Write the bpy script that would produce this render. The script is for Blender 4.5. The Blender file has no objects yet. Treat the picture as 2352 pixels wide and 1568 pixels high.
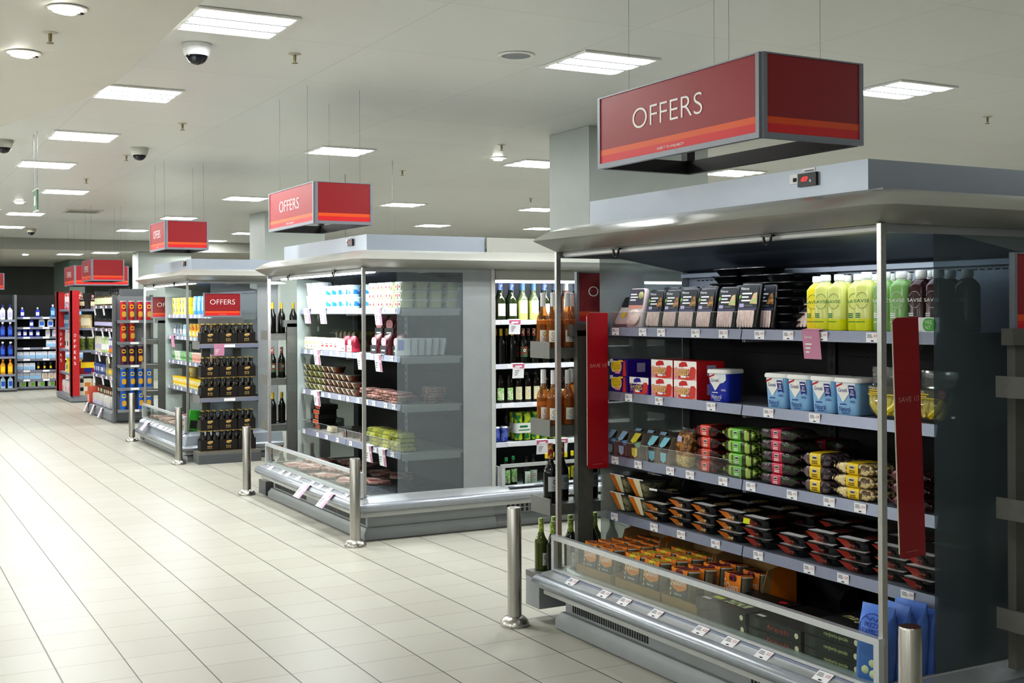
import bpy, math, random
from mathutils import Matrix, Vector
random.seed(7)
SC=bpy.context.scene; COL=SC.collection
PI=math.pi
# ---------------------------------------------------------------- materials
def lin(h):
    h=h.lstrip('#'); c=[int(h[i:i+2],16)/255 for i in (0,2,4)]
    return tuple(x/12.92 if x<=.04045 else ((x+.055)/1.055)**2.4 for x in c)
MATS={}
def nt(name):
    m=bpy.data.materials.new(name); m.use_nodes=True
    t=m.node_tree; t.nodes.clear()
    o=t.nodes.new('ShaderNodeOutputMaterial')
    return m,t,o
def N(t,ty,**kw):
    n=t.nodes.new(ty)
    for k,v in kw.items():
        if k in n.inputs: n.inputs[k].default_value=v
        else: setattr(n,k,v)
    return n
def mat(name,col,r=.5,metal=0,em=0,spec=.5,noise=0,scale=40,col2=None,bump=0,brush=False):
    """principled surface with a little procedural variation"""
    if name in MATS: return MATS[name]
    m,t,o=nt(name); L=t.links.new
    p=N(t,'ShaderNodeBsdfPrincipled'); c=lin(col)
    p.inputs['Base Color'].default_value=(*c,1); p.inputs['Roughness'].default_value=r
    p.inputs['Metallic'].default_value=metal; p.inputs['Specular IOR Level'].default_value=spec
    if em:
        p.inputs['Emission Color'].default_value=(*c,1); p.inputs['Emission Strength'].default_value=em
        m.cycles.emission_sampling='NONE'
    if noise or bump or col2:
        tc=N(t,'ShaderNodeTexCoord'); mp=N(t,'ShaderNodeMapping')
        mp.inputs['Scale'].default_value=(1,1,.04) if brush else (1,1,1)
        L(tc.outputs['Object'],mp.inputs['Vector'])
        n=N(t,'ShaderNodeTexNoise',Scale=scale,Detail=3.0); L(mp.outputs[0],n.inputs['Vector'])
        rp=N(t,'ShaderNodeValToRGB')
        c2=lin(col2) if col2 else tuple(x*(1-noise) for x in c)
        rp.color_ramp.elements[0].color=(*c2,1); rp.color_ramp.elements[1].color=(*c,1)
        a=.46 if col2 else .3
        rp.color_ramp.elements[0].position=a; rp.color_ramp.elements[1].position=1-a
        L(n.outputs['Fac'],rp.inputs[0]); L(rp.outputs[0],p.inputs['Base Color'])
        if bump:
            b=N(t,'ShaderNodeBump',Strength=bump,Distance=.01); L(n.outputs['Fac'],b.inputs['Height']); L(b.outputs[0],p.inputs['Normal'])
    L(p.outputs[0],o.inputs[0]); MATS[name]=m; return m
def glass(name,tint='#f7fbfa',refl=.02,haze=0,hazecol='#a8b4b4',rough=.02,rmax=.5):
    """thin pane: transparent + fresnel mirror + optional haze"""
    if name in MATS: return MATS[name]
    m,t,o=nt(name); L=t.links.new
    tr=N(t,'ShaderNodeBsdfTransparent'); tr.inputs[0].default_value=(*lin(tint),1)
    gl=N(t,'ShaderNodeBsdfGlossy'); gl.inputs['Roughness'].default_value=rough
    lw=N(t,'ShaderNodeLayerWeight',Blend=.2)
    mr=N(t,'ShaderNodeMapRange'); mr.inputs['To Min'].default_value=refl; mr.inputs['To Max'].default_value=rmax
    L(lw.outputs['Fresnel'],mr.inputs['Value'])
    base=tr.outputs[0]
    if haze:
        d=N(t,'ShaderNodeBsdfDiffuse'); d.inputs[0].default_value=(*lin(hazecol),1)
        mx0=N(t,'ShaderNodeMixShader'); mx0.inputs[0].default_value=haze
        tc=N(t,'ShaderNodeTexCoord'); n=N(t,'ShaderNodeTexNoise',Scale=3.0); L(tc.outputs['Object'],n.inputs['Vector'])
        m2=N(t,'ShaderNodeMapRange'); m2.inputs['To Min'].default_value=haze*.85; m2.inputs['To Max'].default_value=min(1,haze*1.12)
        L(n.outputs['Fac'],m2.inputs['Value']); L(m2.outputs[0],mx0.inputs[0])
        L(tr.outputs[0],mx0.inputs[1]); L(d.outputs[0],mx0.inputs[2]); base=mx0.outputs[0]
    mx=N(t,'ShaderNodeMixShader'); L(mr.outputs[0],mx.inputs[0]); L(base,mx.inputs[1]); L(gl.outputs[0],mx.inputs[2])
    L(mx.outputs[0],o.inputs[0]); MATS[name]=m; return m
# ---------------------------------------------------------------- mesh builder
def ring(wx,wy,r,k=3):
    r=max(1e-4,min(r,wx/2-1e-5,wy/2-1e-5)); pts=[]
    for i,(sx,sy) in enumerate(((1,1),(-1,1),(-1,-1),(1,-1))):
        cx,cy=sx*(wx/2-r),sy*(wy/2-r)
        for j in range(k+1):
            a=(i+j/k)*PI/2; pts.append((cx+r*math.cos(a),cy+r*math.sin(a)))
    return pts
TXT={}
def textmesh(s):
    if s not in TXT:
        cu=bpy.data.curves.new('t','FONT'); cu.body=s; cu.size=1; cu.align_x='CENTER'; cu.align_y='CENTER'; cu.resolution_u=7 if s in ('OFFERS','SAVE') else 3; cu.offset=-.012 if s=='OFFERS' else 0
        ob=bpy.data.objects.new('t',cu); COL.objects.link(ob); bpy.context.view_layer.update()
        me=bpy.data.meshes.new_from_object(ob.evaluated_get(bpy.context.evaluated_depsgraph_get()))
        v=[tuple(x.co) for x in me.vertices]; f=[tuple(p.vertices) for p in me.polygons]
        bpy.data.objects.remove(ob); bpy.data.curves.remove(cu); bpy.data.meshes.remove(me)
        w=max(x[0] for x in v)-min(x[0] for x in v); h=max(x[1] for x in v)-min(x[1] for x in v)
        cx=(max(x[0] for x in v)+min(x[0] for x in v))/2; cy=(max(x[1] for x in v)+min(x[1] for x in v))/2
        TXT[s]=([((x[0]-cx)/w,(x[1]-cy)/h) for x in v],f)
    return TXT[s]
class M:
    def __init__(s): s.v=[]; s.f=[]; s.mi=[]; s.ms=[]; s.T=Matrix()
    def m(s,mt):
        if mt not in s.ms: s.ms.append(mt)
        return s.ms.index(mt)
    def add(s,vs,fs,mt):
        b=len(s.v); i=s.m(mt)
        s.v+=[tuple(s.T@Vector(v)) for v in vs]
        s.f+=[tuple(b+j for j in f) for f in fs]; s.mi+=[i]*len(fs); return s
    def box(s,x0,y0,z0,x1,y1,z1,mt):
        vs=[(x,y,z) for z in (z0,z1) for y in (y0,y1) for x in (x0,x1)]
        return s.add(vs,[(0,2,3,1),(4,5,7,6),(0,1,5,4),(2,6,7,3),(0,4,6,2),(1,3,7,5)],mt)
    def cb(s,c,d,mt): return s.box(*[c[i]-d[i]/2 for i in range(3)],*[c[i]+d[i]/2 for i in range(3)],mt)
    def poly(s,pts,mt): return s.add(pts,[tuple(range(len(pts)))],mt)
    def fr(s,x0,z0,x1,z1,mt,y=0): return s.poly([(x0,y,z0),(x1,y,z0),(x1,y,z1),(x0,y,z1)],mt)   # a patch on a front (-Y) face
    def rpoly(s,cx,cz,w,h,r,mt,y=0,k=3): return s.poly([(cx+a,y,cz+b) for a,b in ring(w,h,r,k)],mt)
    def loft(s,sec,mt,k=3,cap=(1,1)):
        """sections (z, wx, wy, r[, cx, cy])"""
        vs=[];n=4*(k+1)
        for q in sec:
            cx,cy=(q[4],q[5]) if len(q)>4 else (0,0)
            vs+=[(cx+a,cy+b,q[0]) for a,b in ring(q[1],q[2],q[3],k)]
        fs=[(i*n+j,i*n+(j+1)%n,(i+1)*n+(j+1)%n,(i+1)*n+j) for i in range(len(sec)-1) for j in range(n)]
        if cap[0]: fs.append(tuple(range(n-1,-1,-1)))
        if cap[1]: fs.append(tuple((len(sec)-1)*n+j for j in range(n)))
        return s.add(vs,fs,mt)
    def lathe(s,prof,mt,k=3,cap=(1,1),c=(0,0)): return s.loft([(z,2*r,2*r,r,*c) for z,r in prof],mt,k,cap)
    def tube(s,pts,r,mt,n=8,flat=1):
        pts=[Vector(p) for p in pts]; vs=[]
        for i,p in enumerate(pts):
            d=(pts[min(i+1,len(pts)-1)]-pts[max(i-1,0)]).normalized()
            u=d.cross(Vector((0,0,1)) if abs(d.z)<.9 else Vector((1,0,0))).normalized(); w=d.cross(u)
            vs+=[tuple(p+u*r*math.cos(2*PI*j/n)+w*r*flat*math.sin(2*PI*j/n)) for j in range(n)]
        fs=[(i*n+j,i*n+(j+1)%n,(i+1)*n+(j+1)%n,(i+1)*n+j) for i in range(len(pts)-1) for j in range(n)]
        fs+=[tuple(range(n-1,-1,-1)),tuple((len(pts)-1)*n+j for j in range(n))]
        return s.add(vs,fs,mt)
    def skirt(s,prof,x0,xb,y0,y1,mt,c=0):
        """profile (outset, z) carried round far end, front and near end of a body"""
        vs=[]
        for d,z in prof:
            a=c
            vs+=[(xb,y1+d,z),(x0-d+a,y1+d,z),(x0-d,y1+d-a,z),(x0-d,y0-d+a,z),(x0-d+a,y0-d,z),(xb,y0-d,z)]
        fs=[(i*6+j,i*6+j+1,i*6+j+7,i*6+j+6) for i in range(len(prof)-1) for j in range(5)]
        return s.add(vs,fs,mt)
    def ellip(s,c,r,mt,k=2,nz=5,bump=0):
        return s.loft([(c[2]-r[2]*math.cos(PI*i/nz),2*max(.02*r[0],r[0]*math.sin(PI*i/nz)),2*max(.02*r[1],r[1]*math.sin(PI*i/nz)),9,c[0],c[1]) for i in range(nz+1)],mt,k)
    def text(s,st,w,h,mt,at=(0,0,0),rot=None,wrap=0):
        """lettering w wide, h high; drawn in the x-z plane facing -Y, or wrapped on radius wrap"""
        v,f=textmesh(st); vs=[]
        for x,y in v:
            x*=w; y*=h
            if rot: x,y=x*math.cos(rot)-y*math.sin(rot),x*math.sin(rot)+y*math.cos(rot)
            if wrap:
                a=x/wrap; vs.append((at[0]+wrap*math.sin(a),at[1]-wrap*math.cos(a),at[2]+y))
            else: vs.append((at[0]+x,at[1],at[2]+y))
        return s.add(vs,f,mt)
    def mesh(s,name,ang=38):
        me=bpy.data.meshes.new(name); me.from_pydata(s.v,[],s.f)
        for mt in s.ms: me.materials.append(mt)
        me.polygons.foreach_set('material_index',s.mi); me.polygons.foreach_set('use_smooth',[True]*len(s.f))
        me.update(); me.set_sharp_from_angle(angle=math.radians(ang)); return me
def link(name,data=None,parent=None):
    o=bpy.data.objects.new(name,data); COL.objects.link(o); o.parent=parent; return o
def part(parent,name,b,label=None,ang=38):
    o=link(name,b.mesh(name,ang) if isinstance(b,M) else b,parent)
    if label: o['label']=label
    return o
def tag(o,label,cat,group=None,loc=None,rot=None):
    o['label']=label; o['category']=cat
    if group: o['group']=group
    if loc: o.location=loc
    if rot: o.rotation_euler=rot
    return o
def thing(name,label,cat,loc=(0,0,0),group=None,rot=None): return tag(link(name),label,cat,group,loc,rot)
def struct(name,b): o=link(name,b.mesh(name)); o['kind']='structure'; return o
class K:
    """a kind of product: parts [(name, M, [(sub, M)...])], built once and copied"""
    def __init__(s,name,cat,*parts):
        s.name=name; s.cat=cat; s.parts=[(p[0],p[1].mesh(p[0]),[(q[0],q[1].mesh(q[0])) for q in (p[2] if len(p)>2 else [])]) for p in parts]
    def put(s,loc,label,group=None,rz=0,rx=0,sc=None,ry=0):
        if len(s.parts)==1 and not s.parts[0][2]: o=link(s.name,s.parts[0][1])
        else:
            o=link(s.name)
            for n,me,sub in s.parts:
                c=link(n,me,o)
                for n2,me2 in sub: link(n2,me2,c)
        if sc: o.scale=sc if isinstance(sc,tuple) else (sc,)*3
        return tag(o,label,s.cat,group,loc,(rx,ry,rz))
ORD='first second third fourth fifth sixth seventh eighth ninth tenth eleventh twelfth thirteenth fourteenth fifteenth sixteenth'.split()
LAY='bottom second third fourth fifth sixth seventh eighth ninth tenth'.split()
def lay(i,n):
    if n==1: return ''
    return 'bottom' if i==0 else 'top' if i==n-1 else 'middle' if n==3 else LAY[i]+' up'
FX=-PI/2   # turns a front from -Y to -X (towards the main aisle)
# ---------------------------------------------------------------- shared materials
WHITE=mat('white_paint','#e9e9e6',.5); STEEL=mat('brushed_steel','#c0bdb7',.29,1,noise=.18,scale=90,brush=True)
ALU=mat('satin_aluminium','#d3d6da',.34,.6,noise=.06,scale=30); ALUD=mat('grey_frame','#8b8e96',.42,.35,noise=.05)
GREY=mat('grey_enamel','#9fa3a6',.42,.1,noise=.06,scale=8); GREYD=mat('dark_grey_enamel','#63666a',.45,.2,noise=.06)
GREYL=mat('pale_grey_enamel','#c2c4c2',.38,.12,noise=.05,scale=6); CORN=mat('cornice_metal','#b4b4ae',.28,.35,noise=.04,scale=5)
BOXM=mat('blue_grey_metal','#a9b0bb',.35,.4,noise=.05,scale=4); BLACK=mat('black_plastic','#0b0b0c',.3); BLK2=mat('black_gloss','#08080a',.12)
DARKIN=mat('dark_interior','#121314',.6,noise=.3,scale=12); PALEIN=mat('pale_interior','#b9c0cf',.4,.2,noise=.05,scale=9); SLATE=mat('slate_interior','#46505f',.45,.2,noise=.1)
SHELFM=mat('shelf_enamel','#8f95a2',.4,.2,noise=.06); RAIL=mat('price_rail','#8a8fa3',.3,.2,noise=.05); CARD=mat('white_card','#f1f0f4',.55); PINK=mat('pink_card','#c98aa8',.5)
INK=mat('grey_ink','#6d6d72',.6); REDINK=mat('red_ink','#c8323c',.6); DK=mat('dark_ink','#1a1a1c',.6); WINK=mat('white_ink','#f4f2f0',.5)
RED=mat('sign_red','#96232b',.42,noise=.12,scale=260); ORANGE=mat('sign_orange','#dd5a24',.42); RED2=mat('sign_bright_red','#d22a30',.42)
BLADE=mat('blade_red','#b80f22',.4,noise=.2,scale=180); CREAM=mat('cream_edge','#d8cdbb',.6)
GLASS=glass('clear_glass'); GLASSG=glass('green_edge_glass','#e6f1ea',.008,rmax=.3); ACRYL=glass('clear_acrylic','#f8f8fa',.004,.015,'#c8c8cc',rmax=.22)
FROST=glass('frosted_glass','#d6dcde',.02,.34,'#a4adb2',.25); FROSTD=glass('frosted_glass_shaded','#98a4aa',.04,.5,'#66747c',.25); FROSTL=glass('frosted_glass_lit','#c8d2d0',.02,.6,'#b7c2c0',.3); FILM=glass('clear_film','#f4f6f6',.06,.08,'#d8dcdc',.1)  # one frosted glass; its shaded and lit copies hold the light in their colour
TUBE=mat('lit_tube','#ffffff',.5,em=9); SPOT=mat('lit_lamp','#fffdf4',.5,em=14); LEDR=mat('red_display','#ff2a2a',.5,em=3)
# ---------------------------------------------------------------- setting
def floor_mat():
    m,t,o=nt('ceramic_tiles'); L=t.links.new
    p=N(t,'ShaderNodeBsdfPrincipled'); tc=N(t,'ShaderNodeTexCoord'); sp=N(t,'ShaderNodeSeparateXYZ'); L(tc.outputs['Object'],sp.inputs[0])
    def ma(op,a,b=None):
        n=N(t,'ShaderNodeMath',operation=op)
        for i,q in enumerate((a,b)):
            if q is None: continue
            if isinstance(q,(int,float)): n.inputs[i].default_value=q
            else: L(q,n.inputs[i])
        return n.outputs[0]
    out=[]
    for ax,off,w in ((0,.752,.0042),(1,5.128,.0030)):
        u=ma('DIVIDE',ma('SUBTRACT',sp.outputs[ax],off),.3012); fr=ma('FRACT',u); d=ma('MINIMUM',fr,ma('SUBTRACT',1.0,fr))
        mr=N(t,'ShaderNodeMapRange'); mr.interpolation_type='SMOOTHSTEP'
        mr.inputs['From Min'].default_value=w*.4/.3; mr.inputs['From Max'].default_value=w/.3; mr.inputs['To Min'].default_value=1; mr.inputs['To Max'].default_value=0
        L(d,mr.inputs['Value']); out.append((mr.outputs[0],ma('FLOOR',u)))
    g=ma('MAXIMUM',out[0][0],ma('MULTIPLY',out[1][0],.62))
    cb=N(t,'ShaderNodeCombineXYZ'); L(out[0][1],cb.inputs[0]); L(out[1][1],cb.inputs[1])
    wn=N(t,'ShaderNodeTexWhiteNoise'); L(cb.outputs[0],wn.inputs['Vector'])
    ns=N(t,'ShaderNodeTexNoise',Scale=1.3,Detail=4.0); L(tc.outputs['Object'],ns.inputs['Vector'])
    mx=N(t,'ShaderNodeMix',data_type='RGBA'); L(ma('ADD',ma('MULTIPLY',wn.outputs[0],.7),ma('MULTIPLY',ns.outputs['Fac'],.3)),mx.inputs[0])
    mx.inputs[6].default_value=(*lin('#aca99f'),1); mx.inputs[7].default_value=(*lin('#b4b2a8'),1)
    m2=N(t,'ShaderNodeMix',data_type='RGBA'); L(g,m2.inputs[0]); L(mx.outputs[2],m2.inputs[6]); m2.inputs[7].default_value=(*lin('#3f3b38'),1)
    L(m2.outputs[2],p.inputs['Base Color'])
    rr=N(t,'ShaderNodeMapRange'); rr.inputs['To Min'].default_value=.33; rr.inputs['To Max'].default_value=.38; p.inputs['Specular IOR Level'].default_value=.25; L(ns.outputs['Fac'],rr.inputs['Value']); L(rr.outputs[0],p.inputs['Roughness'])
    b=N(t,'ShaderNodeBump',Strength=.25,Distance=.002,invert=True); L(g,b.inputs['Height']); L(b.outputs[0],p.inputs['Normal'])
    L(p.outputs[0],o.inputs[0]); return m
def ceil_mat():
    m,t,o=nt('ceiling_tiles'); L=t.links.new
    p=N(t,'ShaderNodeBsdfPrincipled'); tc=N(t,'ShaderNodeTexCoord')
    br=N(t,'ShaderNodeTexBrick',Scale=1.0); br.offset=0; br.inputs['Mortar Size'].default_value=.003; br.inputs['Brick Width'].default_value=1.26; br.inputs['Row Height'].default_value=1.26
    br.inputs['Color1'].default_value=(*lin('#e6e8e5'),1); br.inputs['Color2'].default_value=(*lin('#e2e4e2'),1); br.inputs['Mortar'].default_value=(*lin('#cfd0cb'),1)
    mp=N(t,'ShaderNodeMapping'); mp.inputs['Location'].default_value=(.93,.33,0); L(tc.outputs['Object'],mp.inputs[0]); L(mp.outputs[0],br.inputs['Vector'])
    L(br.outputs['Color'],p.inputs['Base Color']); p.inputs['Roughness'].default_value=.38; p.inputs['Specular IOR Level'].default_value=.45
    L(p.outputs[0],o.inputs[0]); return m
CEIL=ceil_mat(); FLOOR=floor_mat(); WALL=mat('wall_paint','#c9cbc5',.6,noise=.04,scale=3); COLP=mat('column_paint','#b6bdb9',.5,noise=.04,scale=3); SOFF=mat('soffit_paint','#dcdad3',.55,noise=.02,scale=2)
HC=3.3
struct('floor',M().box(-10,-5,-.1,20,40,0,FLOOR))
struct('ceiling',M().box(-10,-5,HC,20,40,HC+.1,CEIL))
struct('wall_left',M().box(-10.1,-5,0,-10,40,HC,WALL)); struct('wall_right',M().box(20,-5,0,20.1,40,HC,WALL)); struct('wall_front',M().box(-10,-5.1,0,20,-5,HC,WALL))
struct('wall_back',M().box(-10,40,0,20,40.1,HC,mat('far_wall','#565b54',.7,noise=.2,scale=2)))
struct('trim_1',M().box(-9.99,29,3.05,19.9,29.15,3.299,mat('bulkhead_paint','#a5a69f',.6,noise=.05)))
struct('trim_2',M().box(-9.99,29.15,3.05,19.9,39.9,3.07,SOFF))
b=M(); pts=[(-9.98,-4.9),(1.54,-4.9),(1.54,5.87),(1.55,8.64),(1.45,9.42),(1.04,11.15),(-9.98,16.5)]
b.poly([(x,y,3.2) for x,y in reversed(pts)],SOFF); b.add([(x,y,z) for z in (3.2,3.299) for x,y in pts],[(i,(i+1)%7,7+(i+1)%7,7+i) for i in range(7)],SOFF)
struct('ceiling',b)
struct('column_1',M().box(5.86,9.33,0,7.22,10.05,HC-.002,COLP)); struct('column_2',M().box(5.94,19.7,0,7.0,20.6,HC-.002,COLP)); struct('column_3',M().box(4.9,34.2,0,5.3,37.2,3.045,mat('green_grey_paint','#7f8d86',.6))); struct('column_4',M().box(5.75,29.3,0,7.0,30.0,3.045,COLP))
# ---------------------------------------------------------------- ceiling fittings
fr=M(); 
for a in ((-.3,-.3,.3,-.275),(-.3,.275,.3,.3),(-.3,-.275,-.28,.275),(.28,-.275,.3,.275)): fr.box(a[0],a[1],-.012,a[2],a[3],.0,WHITE)
fr.box(-.28,-.275,-.004,.28,.275,0,mat('louvre_white','#9fa6ac',.3,em=.35))  # faint emission on backing and bars stands in for light from the tubes
for y in (-.095,.095): fr.box(-.28,y-.012,-.014,.28,y+.012,-.004,mat('louvre_bar','#aeb4ba',.4,em=.2))
tubes=[]
for y in (-.19,0,.19): tubes.append(('lamp_tube',M().loft([(-.016,.55,.13,.02),(-.006,.55,.15,.02)],TUBE)))
FIX=K('ceiling_light','ceiling light',('light_frame',fr),*[('lamp_tube',M().loft([(-.017,.54,.09,.02,0,y),(-.005,.545,.1,.02,0,y)],TUBE)) for y in (-.185,0,.185)])
LIGHTS=[(1.93,6.95,'square ceiling light at the soffit edge, closest to the camera dome'),(1.87,9.54,'square ceiling light at the soffit corner, second of the aisle row'),(1.86,12.08,'square ceiling light, third along the aisle row'),(1.84,14.56,'square ceiling light, fourth along the aisle row'),
(2.48,17.68,'square ceiling light above the green hanging exit sign, fifth of the aisle row'),(2.43,21.9,'square ceiling light, sixth along the aisle row beyond the exit sign'),(2.5,25.34,'square ceiling light, seventh and last along the aisle row'),
(4.44,6.93,'square ceiling light just above the far edge of the big OFFERS box sign'),(7.06,6.72,'square ceiling light partly hidden behind the near end of the big OFFERS box sign'),(4.43,11.99,'square ceiling light hanging over the second OFFERS box sign'),
(6.82,12.01,'square ceiling light cut off by the big grey column'),(9.47,11.73,'square ceiling light seen under the big OFFERS box sign above the near fridge'),(5.01,17.6,'square ceiling light beside the far edge of the second OFFERS box sign'),(7.53,17.54,'square ceiling light past the near edge of the second OFFERS box sign'),
(9.94,17.38,'small square ceiling light against the column, upper of two there'),(4.98,21.76,'square ceiling light touching the top of the third OFFERS box sign'),(9.88,21.54,'small square ceiling light above the second fridge top'),(12.25,21.4,'small square ceiling light against the column, lower of two there'),
(4.86,25.37,'small square ceiling light cut by the third OFFERS box sign'),(7.25,25.34,'small square ceiling light between the third sign and second column'),(12.2,24.8,'small square ceiling light low above the second fridge roof'),(7.27,28.3,'farthest square ceiling light in front of the back bulkhead')]
LOW=[(4.45,31.0,'square light under the low back ceiling, alone above the dark wall'),(5.1,29.9,'square light under the low back ceiling above the fourth OFFERS box sign')]
def area(n,x,y,z,sx,sy,e,col=(.97,1,.98),rot=(0,0,0)):
    l=bpy.data.lights.new(n,'AREA'); l.shape='RECTANGLE'; l.size=sx; l.size_y=sy; l.energy=e; l.color=col
    o=link(n,l); o.location=(x,y,z); o.rotation_euler=rot; return o
EL=40
for x,y,lb in LIGHTS:
    FIX.put((x,y,HC-.002),lb,'ceiling lights')
    for dy in (-.185,0,.185): area('tube_light',x,y+dy,HC-.022,.53,.085,EL/3)
for x,y,lb in LOW:
    FIX.put((x,y,3.048),lb,'ceiling lights')
    for dy in (-.185,0,.185): area('tube_light',x,y+dy,3.026,.535,.1,EL*.25)
for x,y in ((7.2,1.4),(9.4,6.9),(9.5,2),(12,7),(12.2,12),(12.2,17.4),(15,14),(15,21)): area('unseen_panel_light',x,y,HC-.03,.55,.55,EL)
for x in (-1.2,-3.8,-6.4):
    for y in (-2,1,3.8,6.5,9.2,12): area('unseen_panel_light',x,y,3.17,.55,.55,EL*.08)  # unseen rows added on the left to brighten the aisle-facing fronts
for x,y in ((-3.5,3),(-5,6),(-2.5,9),(-6,11),(-3,-1.5),(-6,0),(-1.8,14.5),(-2.2,19),(-2.2,24),):
    l=bpy.data.lights.new('unseen_fill_light','POINT'); l.energy=80; l.shadow_soft_size=.25; l.color=(.97,1,.98); link('unseen_fill_light',l).location=(x,y,2.35)  # bare point lights added out of view to brighten ceiling and upright fronts
for x,y in ((.9,2.0),(.9,-2.0)): area('unseen_panel_light',x,y,3.17,.55,.55,EL*.5)  # added out of view to light the near fridge front
for x,y in ((2,32),(6.5,33),(2,36.5),(7,37),(11,33),(-2,34)): area('unseen_panel_light',x,y,3.03,.55,.55,EL*.8)  # added out of sight to lift the dark far end
for x in (-1,-4):
    for y in (17,21,25): area('unseen_panel_light',x,y,3.26,.55,.55,EL)  # more unseen fill rows added left of the aisle
# recessed spotlights with oval heads
def spot(x,y,z,lb,s=1,rz=.6):
    t=thing('recessed_spotlight',lb,'spotlight',(x,y,z),'recessed spotlights',(0,0,rz))
    part(t,'trim_ring',M().lathe([(-.004,.105*s),(-.009,.1*s),(-.009,.08*s),(-.001,.075*s)],WHITE))
    part(t,'lamp_head',M().loft([(-.035,.06*s,.05*s,9,-.03,0),(-.03,.13*s,.085*s,9,-.02,0),(-.004,.14*s,.1*s,9,0,0)],SPOT))
    part(t,'clip',M().box(.075*s,-.012,-.016,.1*s,.012,-.004,BLACK))
spot(.947,6.633,3.2,'oval recessed spotlight in the soffit at the very top of the photo'); spot(.871,7.885,3.2,'oval recessed spotlight in the soffit below the sprinkler')
spot(6.198,11.75,HC,'bright recessed spotlight between the column and the second OFFERS sign'); spot(2.1,19.6,HC,'small recessed spotlight beside the green exit sign, further along the aisle'); spot(1.9,21.2,HC,'small recessed spotlight just under the green exit sign')
spot(1.55,24.0,HC,'small recessed spotlight low above the last aisle light'); spot(3.5,31.5,3.05,'round spotlight under the low back ceiling, far along the aisle')
# dome cameras
def dome(x,y,z,lb,col='#eceef0'):
    c=mat('dome_'+col,col,.45)
    t=thing('dome_camera',lb,'security camera',(x,y,z),'dome cameras')
    part(t,'housing',M().lathe([(-.075,.072),(-.07,.078),(-.02,.092),(-.002,.096)],c,4)); part(t,'dome',M().lathe([(-.128,.012),(-.122,.032),(-.108,.052),(-.09,.064),(-.074,.068)],mat('smoked_dome','#101018',.08),4))
    part(t,'lens',M().ellip((-.03,-.05,-.1),(.018,.018,.018),mat('lens','#4a4d55',.1,.6)))
dome(1.866,7.635,HC,'white dome camera with a smoked dome next to the aisle light'); dome(2.512,12.717,HC,'grey dome camera under the third aisle light','#b7b6ad'); dome(1.215,12.73,HC,'grey dome camera cut by the edge of the photo','#a9a89f'); dome(2.974,25.8,HC,'small beige dome camera far down the aisle','#a19d8e')
BR=mat('tarnished_brass','#8f8566',.4,.6)
SPR=K('sprinkler','sprinkler',('escutcheon',M().lathe([(-.006,.03),(-.001,.045)],mat('escutcheon','#c9c6b6',.5))),('stem',M().lathe([(-.05,.009),(-.005,.011)],BR)),('deflector',M().lathe([(-.062,.02),(-.058,.021)],BR)))
for x,y,z,lb in ((.942,7.266,3.2,'brass sprinkler in the soffit between the two spotlights'),(2.506,7.625,HC,'brass sprinkler in the ceiling beside the closest aisle light'),(2.526,10.877,HC,'brass sprinkler in the ceiling past the second aisle light'),(5.74,10.815,HC,'brass sprinkler above the bright spotlight by the column'),(5.713,13.319,HC,'small sprinkler above the second OFFERS sign, toward the column'),
 (8.758,7.323,HC,'sprinkler above the near fridge by the edge of the photo'),(2.498,13.341,HC,'small sprinkler beside the second dome camera'),(2.484,15.9,HC,'small sprinkler between the fourth and fifth aisle lights'),(8.858,15.761,HC,'small sprinkler close to the column')): SPR.put((x,y,z),lb,'sprinklers')
t=thing('ceiling_speaker','round grey ceiling speaker near the big OFFERS box sign','speaker',(3.819,6.981,HC))
part(t,'rim',M().lathe([(-.003,.125),(-.01,.12),(-.01,.098),(-.002,.095)],WHITE,5)); part(t,'grille',M().lathe([(-.008,.096),(-.004,.097)],mat('speaker_grille','#9b9fa2',.6,noise=.3,scale=400),5))
t=thing('ceiling_vent','flat white ceiling vent far down the aisle','vent',(3.2,20.9,HC)); part(t,'vent_frame',M().box(-.3,-.3,-.02,.3,.3,-.001,mat('vent','#c8c6be',.5))); part(t,'louvre',M().box(-.24,-.24,-.024,.24,.24,-.019,mat('vent2','#8a8983',.6)))
# hanging signs without wares
t=thing('exit_sign','narrow green exit sign hung on wires over the aisle','sign',(1.42,11.9,2.56))
part(t,'panel',M().box(0,-.012,0,.012,.28,.19,mat('sign_green','#2f6b4a',.4))); part(t,'edge',M().box(-.004,-.02,-.012,.016,.288,0,WHITE).box(-.004,-.02,.19,.016,.288,.2,WHITE)); part(t,'pictogram',M().box(-.002,.08,.05,-.0005,.2,.14,WINK))
part(t,'wire',M().tube([(.006,0,.2),(.006,0,.735)],.0025,GREYD,4)); part(t,'wire',M().tube([(.006,.26,.2),(.006,.26,.735)],.0025,GREYD,4))
t=thing('aisle_sign','dark hanging aisle sign with three white lines, far by the second column','sign',(6.4,21.5,2.3)); part(t,'panel',M().box(-.02,0,0,.38,.03,.62,mat('aisle_sign','#3a4650',.5))); part(t,'lettering',M().box(.03,-.004,.08,.33,-.001,.16,WINK).box(.03,-.004,.27,.33,-.001,.35,WINK).box(.06,-.004,.47,.26,-.001,.53,WINK)); part(t,'wire',M().tube([(.18,.015,.62),(.18,.015,.99)],.003,GREYD,4))
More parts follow.
